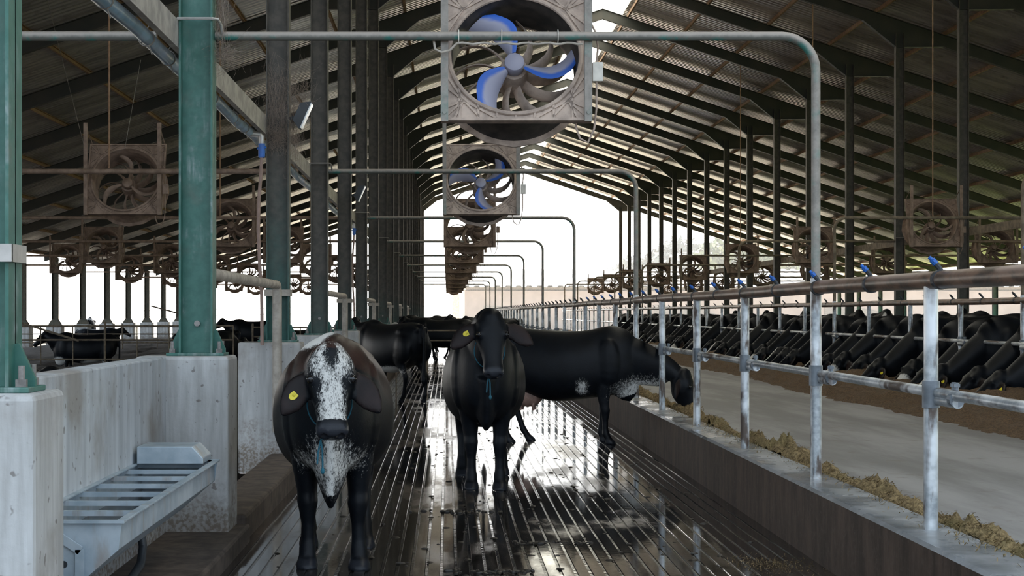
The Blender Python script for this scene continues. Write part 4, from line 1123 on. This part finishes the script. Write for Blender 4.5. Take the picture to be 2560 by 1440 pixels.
# ------------------------------------------------------------------ floodlights
M_LAMP = simple('floodlight_glass', (0.85, 0.87, 0.88), 0.15)
for n_, i in enumerate((2, 4)):
    y = CY[i]-0.05
    lab = ('tilted floodlight on the cobweb covered column', 'tilted floodlight on the fourth column behind the cobwebs')[n_]
    t = thing('floodlight', lab, 'lamp', (XL+0.125, y, 3.80), 0, 'floodlights')
    obj('bracket_arm', MB().bar((0, 0, 0.0), (0.10, -0.02, 0.03), 0.03, 0.03), M_RUBBER, t)
    M = Matrix.Translation((0.17, -0.03, 0.03)) @ Matrix.Rotation(math.radians(24), 4, 'Y')
    h = MB().prism([(-0.09, -0.10), (-0.09, 0.10), (0.0, 0.155), (0.014, 0.155), (0.014, -0.155), (0.0, -0.155)], 'y', -0.10, 0.10).xf(M)
    obj('lamp_housing', h, M_RUBBER, t)
    obj('lamp_glass', MB().box(0.014, 0.026, -0.095, 0.095, -0.145, 0.145).xf(M), M_LAMP, t, label='pale front glass of the lamp')
# ------------------------------------------------------------------ cobwebs
def cobweb(label, pts, n, r):
    m = MB()
    for k in range(n):
        c, rad = pts[k % len(pts)]
        c = Vector(c); a = c+Vector(rng.normal(0, 1, 3)*rad); b = c+Vector(rng.normal(0, 1, 3)*rad)
        mid = (a+b)/2+Vector(rng.normal(0, 0.25, 3)*rad)
        m.tube([a, (a+mid)/2+Vector(rng.normal(0, .1, 3)*rad), mid, (b+mid)/2, b], r, 3, False)
    tag(obj('cobweb', m, M_COB, fix=False), label, 'cobweb', kind='stuff')
yc = CY[2]
cobweb('matted brown cobweb on the column beside the floodlight', [((XL+0.2, yc-0.06, 4.05), np.array([.10, .06, .20])), ((XL-0.02, yc-0.08, 3.95), np.array([.10, .02, .25])), ((XL+0.17, yc-0.05, 3.60), np.array([.06, .04, .2])), ((XL, yc-0.09, 3.6), np.array([.09, .02, .1]))], 760, 0.0007)
cobweb('thin grey cobweb under the nearest arch bar beside the green column', [((XL+0.20, CY[1]+0.02, 3.58), np.array([.07, .04, .06])), ((XL+0.17, CY[1]+0.02, 3.9), np.array([.03, .03, .14]))], 260, 0.0007)
# ------------------------------------------------------------------ feed heaps
def heap(name, x0, x1, y0, y1, nx, ny, hf, mat, label):
    xs = np.linspace(x0, x1, nx); ys = y0+(y1-y0)*np.linspace(0, 1, ny)**1.7
    vs = [(float(x), float(y), hf(float(x), float(y))) for y in ys for x in xs]
    fs = [(j*nx+i, j*nx+i+1, (j+1)*nx+i+1, (j+1)*nx+i) for j in range(ny-1) for i in range(nx-1)]
    o = obj(name, MB().add(vs, fs), mat, None, True, fix=False); return tag(o, label, 'feed', kind='stuff')
def h1(x, y):
    c = 2.99+0.06*fbm((0.3, y*0.55, 1.7)); w = 0.16+0.05*fbm((4.2, y*0.6, 0.2))
    h = math.exp(-((x-c)/max(w, .06))**2)*(0.15+0.08*fbm((1.1, y*0.8, 5.5)))
    return 0.352+h*(1+0.5*fbm((x*9, y*6, 2.2), 4))+0.012*fbm((x*30, y*30, 0.5), 3)*(h > .01)
heap('feed_heap', 2.873, 3.75, 5.5, 60, 56, 640, lambda x, y: max(h1(x, y), 0.352), M_FEED, 'strip of chopped yellow feed lying along the low wall').name
def h2(x, y):
    q = sm((x-6.05-0.25*fbm((2.0, y*0.25, 0.4)))/1.5)
    return 0.345+float(q**0.8)*(0.24+0.12*fbm((x*0.7, y*0.5, 7.7)))+0.05*fbm((x*5, y*3, 1.1), 4)*float(q > .02)
heap('silage_heap', 5.9, 8.12, 12, 112, 40, 520, h2, M_FEEDD, 'long brown heap of silage along the right feed rail')
def blades(label, n, fx, mat, name):
    m = MB()
    for k in range(n):
        c, s = fx(); a = rng.uniform(0, 6.28); el = rng.uniform(-.3, .9); L = s*rng.uniform(.5, 1.5)
        d = Vector((math.cos(a)*math.cos(el), math.sin(a)*math.cos(el), math.sin(el))); w = d.cross(Vector((0.3, 0.2, 1))).normalized()*(s*0.09)
        p = Vector(c); m.add([p-d*L*.5-w, p-d*L*.5+w, p+d*L*.5+w, p+d*L*.5-w], [(0,1,2,3)])
    o = obj(name, m, mat, fix=False); tag(o, label, 'feed', kind='stuff')
def f1():
    y = 6.5+19*rng.random()**1.5; c = 2.99+0.06*fbm((0.3, y*0.55, 1.7)); x = c+rng.normal(0, .11)
    return (x, y, max(h1(x, y), 0.36 if x > 2.87 else 0.49)+0.004), 0.032
blades('loose straw ends on the yellow feed strip by the low wall', 9000, f1, M_FEED, 'straw_ends')
def f2():
    a = rng.normal(0, 1, 2); return (2.18+a[0]*0.12, 10.6+a[1]*0.18, 0.004), 0.018
blades('small spill of yellow feed on the wet floor at lower right', 900, f2, M_FEED, 'spilled_feed')
# muck on the alley floor
m = MB()
for k in range(260):
    y = 9.4+rng.random()**1.6*14; x = rng.uniform(-1.3, 2.3); r = rng.uniform(.006, .02)
    m.ell((x, y, 0.0), (r*rng.uniform(1, 2.2), r*rng.uniform(.6, 1.2), r*.5), 7, 4)
for cx, cy_, n in ((0.17, 10.05, 60), (0.36, 10.3, 40), (0.16, 13.4, 34), (0.75, 11.6, 30)):
    for k in range(n): m.ell((cx+rng.normal(0, .14), cy_+rng.normal(0, .04), 0.003), (rng.uniform(.008, .032), rng.uniform(.008, .025), rng.uniform(.004, .014)), 8, 5)
tag(obj('manure', m, simple('wet_muck', (0.016, 0.012, 0.008), 0.5, 0, 0.4, 30), None, True, fix=False), 'dark lumps of muck scattered over the wet grooved floor', 'muck', kind='stuff')
# ------------------------------------------------------------------ gates in the left pen
def gate(label, xa, xb, Y, zs, step, ztop, diag=None):
    t = thing('pipe_gate', label, 'gate', (xa, Y, 0.0)); off = Vector((xa, Y, 0))
    for z in zs: obj('rail', MB().tube([(xa, Y, z), (xb, Y, z)], 0.026, 8), M_GATE, t, True, off)
    n = int((xb-xa)/step)
    for k in range(n+1):
        x = xa+(xb-xa)*k/n
        obj('upright', MB().tube([(x, Y-0.02, 0.25), (x, Y-0.02, ztop+(0.12 if k % 3 == 0 else 0))], 0.03 if k % 3 == 0 else 0.017, 8), M_GATE, t, True, off)
    if diag: obj('stay', MB().tube([tuple(a) for a in diag], 0.03, 8), M_GATE, t, True, off)
gate('rusty pipe gate across the left pen in front of the standing black cow', -12.3, -6.0, 44.0, (0.40, 0.95, 1.34), 0.9, 1.34, [px(20, 797, 43.9), px(197, 852, 43.9)])
gate('low pipe gate further back in the left pen, right of the trough column', -6.2, -2.4, 50.0, (0.55, 0.95, 1.25), 0.75, 1.25)
gate('far pipe gate between the white blocks at the left side', -17.5, -9.0, 64.0, (0.5, 0.85, 1.15), 1.4, 1.15, [px(378, 765, 63.9), px(470, 790, 63.9)])
t = thing('alley_gate', 'pipe gate across the far end of the left cattle alley', 'gate', (-1.0, 43.0, 0.0)); off = Vector((-1.0, 43.0, 0))
for z in (0.95, 1.22): obj('rail', MB().tube([(-1.4, 43, z), (0.6, 43, z)], 0.022, 8), M_GATE, t, True, off)
for x in (-1.4, -0.55, 0.6): obj('upright', MB().tube([(x, 43, 0.0), (x, 43, 1.24)], 0.022, 8), M_GATE, t, True, off)
# grey wrapped pipe stub behind the nearest pedestal
t = thing('wrapped_pipe', 'pipe stub with a grey cover behind the nearest green column', 'pipe', (-2.06, 7.55, 1.385)); 
obj('stub', MB().tube([(0, 0, 0), (0, 0, 0.10)], 0.022, 12), M_HOSE, t, True)
obj('cover', MB().lathe([(0.0005, 0.07), (0.03, 0.075), (0.045, 0.12), (0.042, 0.18), (0.025, 0.21), (0.0005, 0.215)], Matrix.Rotation(math.radians(90), 4, 'X') , 14).xf(Matrix.Translation((-0.015, 0, 0)) @ Matrix.Rotation(math.radians(-25), 4, 'Y')), simple('grey_fabric', (0.24, 0.26, 0.29), 0.9), t, True)

# ------------------------------------------------------------------ outside: shed, trees, pole, wires
M_SHEDW = simple('pink_grey_wall', (0.20, 0.165, 0.155), 0.9, 0, 0.2, 0.5)
M_SHEDR = simple('shed_roof_sheet', (0.075, 0.07, 0.067), 0.6, 0.1, 0.3, 0.4)
YS = 165.0
a = px(1162, 800, YS); zE = px(0, 718, YS).z; zT = px(0, 676, YS+14).z; zW = px(0, 727, YS).z
t = thing('shed', 'long pink grey shed with a corrugated roof behind the barn', 'building', (a.x, YS, -0.05)); off = Vector((a.x, YS, -0.05))
obj('shed_wall', MB().box(a.x, a.x+75, YS+0.6, YS+27, -0.05, zW), M_SHEDW, t, off=off)
obj('shed_upper_wall', MB().box(a.x+0.1, a.x+75, YS+1.6, YS+26.8, zW, zE), simple('cream_upper_wall', (0.34, 0.28, 0.24), 0.9), t, off=off)
m = MB(); pts = []; x = a.x-0.6
while x < a.x+76: pts += [(x, 0), (x+0.4, 0), (x+0.55, 0.16), (x+0.95, 0.16)]; x += 1.1
vs = [(p[0], y, z+p[1]) for y, z in ((YS-0.5, zE), (YS+14, zT), (YS+28, zE)) for p in pts]; n = len(pts)
m.add(vs, [(j*n+i, j*n+i+1, (j+1)*n+i+1, (j+1)*n+i) for j in range(2) for i in range(n-1)])
obj('shed_roof', m, M_SHEDR, t, off=off, fix=False)
for k in range(3):
    xw = a.x+2.0+k*18
    obj('doorway', MB().prism([(xw, -0.05), (xw+6.5, -0.05), (xw+6.5, 1.6), (xw+5.0, 2.1), (xw+1.0, 2.5), (xw, 2.5)], 'y', YS+0.5, YS+0.62), simple('grey_doorway', (0.12, 0.11, 0.105), 0.9), t, off=off)
def leaftree(x, y, h, w, label, mat, seed, n=4200):
    r = np.random.default_rng(seed)
    t = thing('tree', label, 'tree', (x, y, -0.05), 0, 'trees behind the barn')
    obj('trunk', MB().tube([(0, 0, 0), (0.1, 0, h*.3), (0, 0.1, h*.6)], [h*.035, h*.028, h*.015], 8), simple('bark', (0.12, 0.09, 0.07), 0.9) if 'bark' not in MATS else MATS['bark'], t, True)
    vs = []; fs = []
    lobes = [(r.normal(0, w*.22, 3)+np.array([0, 0, h*.62]), w*r.uniform(.22, .36)) for _ in range(9)]
    for k in range(n):
        c, R = lobes[k % 9]; v = r.normal(0, 1, 3); v /= np.linalg.norm(v); p = c+v*R*np.array([1, 1, .8])*r.uniform(.75, 1.05)
        p[2] = max(p[2], h*.22)
        a_ = r.normal(0, 1, 3); a_ /= np.linalg.norm(a_); b_ = np.cross(a_, v); s = h*.05*r.uniform(.6, 1.3); i = len(vs)
        vs += [tuple(p-a_*s), tuple(p+b_*s*.6), tuple(p+a_*s), tuple(p-b_*s*.6)]; fs.append((i, i+1, i+2, i+3))
    obj('crown', MB().add(vs, fs), mat, t, fix=False)
M_LF, M_LF2 = m_leaf('hazy_green_leaves', (0.04, 0.055, 0.045)), m_leaf('sunlit_leaves', (0.06, 0.08, 0.02))
for j, (xp, yt, Y, w, lab, mt) in enumerate(((1715, 588, 235, 11, 'big rounded tree behind the shed', M_LF), (1640, 640, 240, 10, 'lower tree left of the big rounded tree', M_LF), (1770, 655, 230, 9, 'lower tree right of the big rounded tree', M_LF),
        (1850, 600, 206, 9, 'sunlit green tree above the far end of the right roof', M_LF2), (1935, 630, 212, 8, 'second sunlit green tree at the right roof end', M_LF2), (1590, 668, 250, 10, 'low tree at the left end of the tree line', M_LF))):
    g = px(xp, 783, Y); top = px(xp, yt, Y).z
    leaftree(g.x, Y, top, w, lab, mt, 10+j)
g = px(1140, 783, 150)
t = thing('utility_pole', 'pale pole outside the far barn end with wires', 'pole', (g.x, 150, -0.05))
obj('pole_shaft', MB().box(-0.35, 0.35, -0.3, 0.3, 0, px(0, 735, 150).z+0.05), simple('pale_pole', (0.34, 0.27, 0.24), 0.9), t)
for z in (2.6, 3.2):
    obj('wire', MB().tube([(-30, 0, z-1.2), (-15, 0, z-0.9), (0, 0, z)], 0.03, 5), M_ROD, t)
# thin wires under the left roof
for j, (a_, b_) in enumerate((((118, 0, 30), (212, 372, 22.9)), ((352, 150, 24), (312, 372, 22.9)))):
    tag(obj('thin_wire', MB().tube([px(*a_), px(*b_)], 0.004, 5), M_ROD), 'thin sagging wire from the roof to the upper left fan, %s one' % ('left', 'right')[j], 'wire', 'thin wires at upper left')
print('objects', len(bpy.data.objects))

# ------------------------------------------------------------------ morning haze outside the far end
t = NT('haze_air'); t.n.remove(t.b)
v = t.n.new('ShaderNodeVolumeScatter'); v.inputs['Color'].default_value = (1, 1, 1, 1); v.inputs['Density'].default_value = 0.0012
t.l.new(v.outputs[0], t.n['Material Output'].inputs['Volume'])
o = struct('haze', MB().box(-60, 130, 122, 330, -0.02, 45), t.m)
